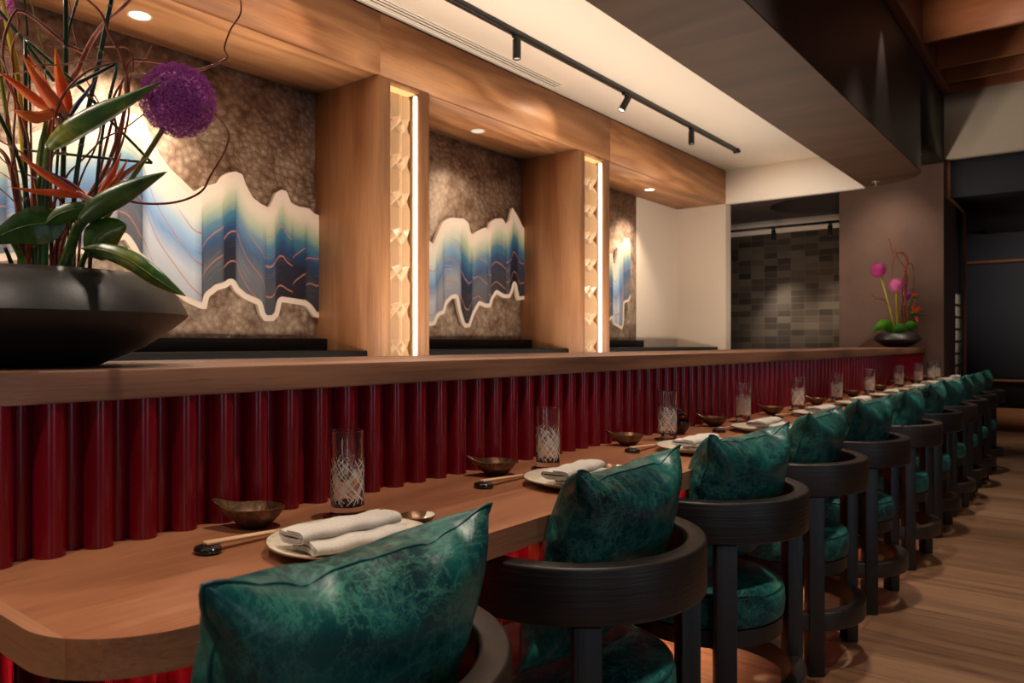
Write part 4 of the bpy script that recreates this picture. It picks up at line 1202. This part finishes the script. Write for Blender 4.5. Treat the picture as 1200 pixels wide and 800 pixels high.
obj('vent_frame', (lambda bm: (bx(bm, -2.876, -2.866, .5, 4.10, -.006, 0), bx(bm, -2.784, -2.774, .5, 4.10, -.006, 0), bx(bm, -2.866, -2.784, 4.09, 4.10, -.006, 0), bm)[-1])(bmesh.new()), 'cream', v)
obj('vent_slots', box(-2.866, -2.784, .5, 4.09, -.003, -.0002), 'black', v)
for k in range(3):
    x = -2.851+k*.026
    obj('blade', box(x-.007, x+.005, .5, 4.09, -.0065, -.0032), 'cream', v)
def sprinkler(x, y, z, label):
    s = thing('fire_sprinkler', label, 'sprinkler', (x, y, z), 0, 'ceiling sprinklers')
    obj('escutcheon', lathe([(0,0),(.035,0),(.034,-.004),(.020,-.010),(0,-.010)], 32), 'steel', s)
    obj('nozzle', lathe([(0,-.010),(.010,-.010),(.008,-.022),(.004,-.030),(.014,-.034),(.014,-.036),(0,-.036)], 20), 'steel', s)
sprinkler(-1.49, 6.93, ZB, 'small metal sprinkler under the rounded end of the brown soffit')
sprinkler(-1.25, 7.40, 2.745, 'small metal sprinkler in the dark gap behind the brown soffit')

# shoji-like screen on the side wall
sh = thing('grid_screen', 'white panelled screen with black bars on the dark side wall beyond the bar', 'screen', (0,0,0))
obj('paper_panel', box(-1.378, -1.366, 9.60, 10.90, .0, 1.70), 'shoji', sh)
bm = bmesh.new()
for z in [1.70-.148*k for k in range(11)]: bx(bm, -1.366, -1.354, 9.60, 10.90, z-.012, z+.008)
for y in (9.605, 10.25, 10.895): bx(bm, -1.3655, -1.356, y-.006, y+.006, .01, 1.70)
obj('bars', bm, 'black', sh)

# ------------------------------------------------------------------ LIGHT
def lamp(kind, name, loc, energy, col, **k):
    l = bpy.data.lights.new(name, kind); l.energy = energy; l.color = col
    for a, b in k.items():
        if a not in ('to',): setattr(l, a, b)
    o = bpy.data.objects.new(name, l); COL.objects.link(o); o.location = loc
    if 'to' in k:
        d = Vector(k['to'])-Vector(loc); o.rotation_euler = d.to_track_quat('-Z', 'Y').to_euler()
    return o
WARM = (1, .85, .69); WARM2 = (1, .82, .64); COOL = (.62, .78, 1)
# recessed downlights in the soffit (outer bays on)
lamp('SPOT', 'downlight_lamp', (-3.17,1.503,ZB-.01), 52, WARM2, to=(-3.26,1.46,0), spot_size=1.9, spot_blend=.6, shadow_soft_size=.03)
lamp('SPOT', 'downlight_lamp', (-3.18,3.678,ZB-.01), 12, WARM2, to=(-3.22,3.678,0), spot_size=1.9, spot_blend=.8, shadow_soft_size=.03)
lamp('SPOT', 'downlight_lamp', (-3.17,6.04,ZB-.01), 60, WARM2, to=(-3.24,6.04,0), spot_size=1.7, spot_blend=.7, shadow_soft_size=.03)
# track spots over the bar, including added ones without a fixture
for y, e, tx, ty in ((-.2,40,-1.2,.4),(1.1,40,-1.15,1.3),(2.2,36,-1.15,2.2),(3.24,36,-1.2,3.1),(5.46,40,-1.2,5.3),(6.3,30,-1.3,6.9)):
    lamp('SPOT', 'track_lamp', (TX,y,2.63), e, WARM, to=(tx,ty,.7), spot_size=1.2, spot_blend=.8, shadow_soft_size=.035)
lamp('SPOT', 'track_lamp', (TX-.03,4.36,2.66), 14, WARM, to=(XP,3.95,2.48), spot_size=.9, spot_blend=.9, shadow_soft_size=.02)
lamp('SPOT', 'track_lamp', (TX-.03,2.3,2.66), 10, WARM, to=(XP,2.0,2.48), spot_size=.8, spot_blend=.9, shadow_soft_size=.02)  # assumed spot without a fixture, for the bright patch on the beam
# added unseen fill light behind the bar, below its top: washes the oak frame and the ceiling
fill_up = lamp('AREA', 'added_uplight', (-2.10,2.4,.86), 135, (1,.84,.68), shape='RECTANGLE', size=.22, size_y=9.0)
fill_up.rotation_euler = (PI, math.radians(-6), 0)
lamp('SPOT', 'track_lamp', (TX,-.35,2.64), 34, WARM, to=(-1.6,.55,1.35), spot_size=.75, spot_blend=.8, shadow_soft_size=.03)  # added spot without a fixture, brightens the flowers
# tiled wall
for x in (-2.72,-2.145): lamp('SPOT', 'tile_lamp', (x,7.99,2.17), 42, WARM2, to=(x+.12,8.43,.35), spot_size=1.2, spot_blend=1, shadow_soft_size=.05)
# assumed unseen downlights between the coffer boards, over the row of chairs
for x, y, e in ((-.70,-.5,185),(-.70,1.25,185),(-.70,3.05,185),(-.70,4.7,165),(-.70,6.75,150)):
    lamp('SPOT', 'assumed_coffer_downlight', (x,y,3.34), e, WARM, to=(x-.16,y+.1,0), spot_size=1.05, spot_blend=.8, shadow_soft_size=.05)
for x, y, e in ((.9,.6,28),(.9,3.4,34),(.9,5.8,40)):  # unseen fill lamps added above the aisle
    lamp('SPOT', 'aisle_fill', (x,y,3.34), e, WARM, to=(x-.1,y,0), spot_size=1.8, spot_blend=.7, shadow_soft_size=.05)
lamp('SPOT', 'assumed_grazing_lamp', (-1.0,5.35,3.34), 30, WARM, to=(-1.16,5.4,2.2), spot_size=.75, spot_blend=.8, shadow_soft_size=.02)  # assumed unseen lamp, makes the light streak on the dark upper face
lamp('SPOT', 'assumed_coffer_spot', (-.55,5.6,3.40), 18, WARM, to=(-.62,6.42,3.52), spot_size=1.1, spot_blend=1, shadow_soft_size=.03)  # assumed unseen spot, makes the highlight on the coffer board
lamp('SPOT', 'added_wallwash', (-1.55,7.3,2.9), 45, WARM, to=(-1.55,7.87,1.3), spot_size=1.3, spot_blend=1, shadow_soft_size=.1)  # added spot without a fixture, brightens the brown wall
lamp('SPOT', 'far_room_fill', (-.2,9.2,2.40), 160, WARM2, to=(-.6,11,1.2), spot_size=2.2, spot_blend=1, shadow_soft_size=.2)  # added fill without a fixture, lifts the dark room beyond
# assumed daylight: added unseen cool lights across the room and behind, no windows
lamp('AREA', 'assumed_daylight', (5.0,1.0,1.5), 20, COOL, to=(-1,2.2,.8), shape='RECTANGLE', size=1.0, size_y=2.2)
lamp('AREA', 'assumed_daylight', (3.6,-2.8,1.5), 16, COOL, to=(-1.2,1.2,.8), shape='RECTANGLE', size=.8, size_y=2.2)

w = bpy.data.worlds.new('room_ambience'); scn.world = w; w.use_nodes = True
w.node_tree.nodes['Background'].inputs[0].default_value = (1, .80, .62, 1)
w.node_tree.nodes['Background'].inputs[1].default_value = .035

# ------------------------------------------------------------------ CAMERA
cam = bpy.data.cameras.new('camera'); co_ = bpy.data.objects.new('camera', cam); COL.objects.link(co_)
co_.location = (0,0,H); co_.rotation_euler = (PI/2, 0, A)
cam.sensor_width = 36; cam.lens = F/1200*36; cam.shift_y = (HY-400)/1200
cam.clip_start = .02; cam.clip_end = 60
cam.dof.use_dof = True; cam.dof.focus_distance = 1.7; cam.dof.aperture_fstop = 6.3
scn.camera = co_
scn.view_settings.view_transform = 'Standard'; scn.view_settings.look = 'None'
scn.view_settings.exposure = 0.0; scn.view_settings.gamma = 1.0
scn.view_settings.use_curve_mapping = False
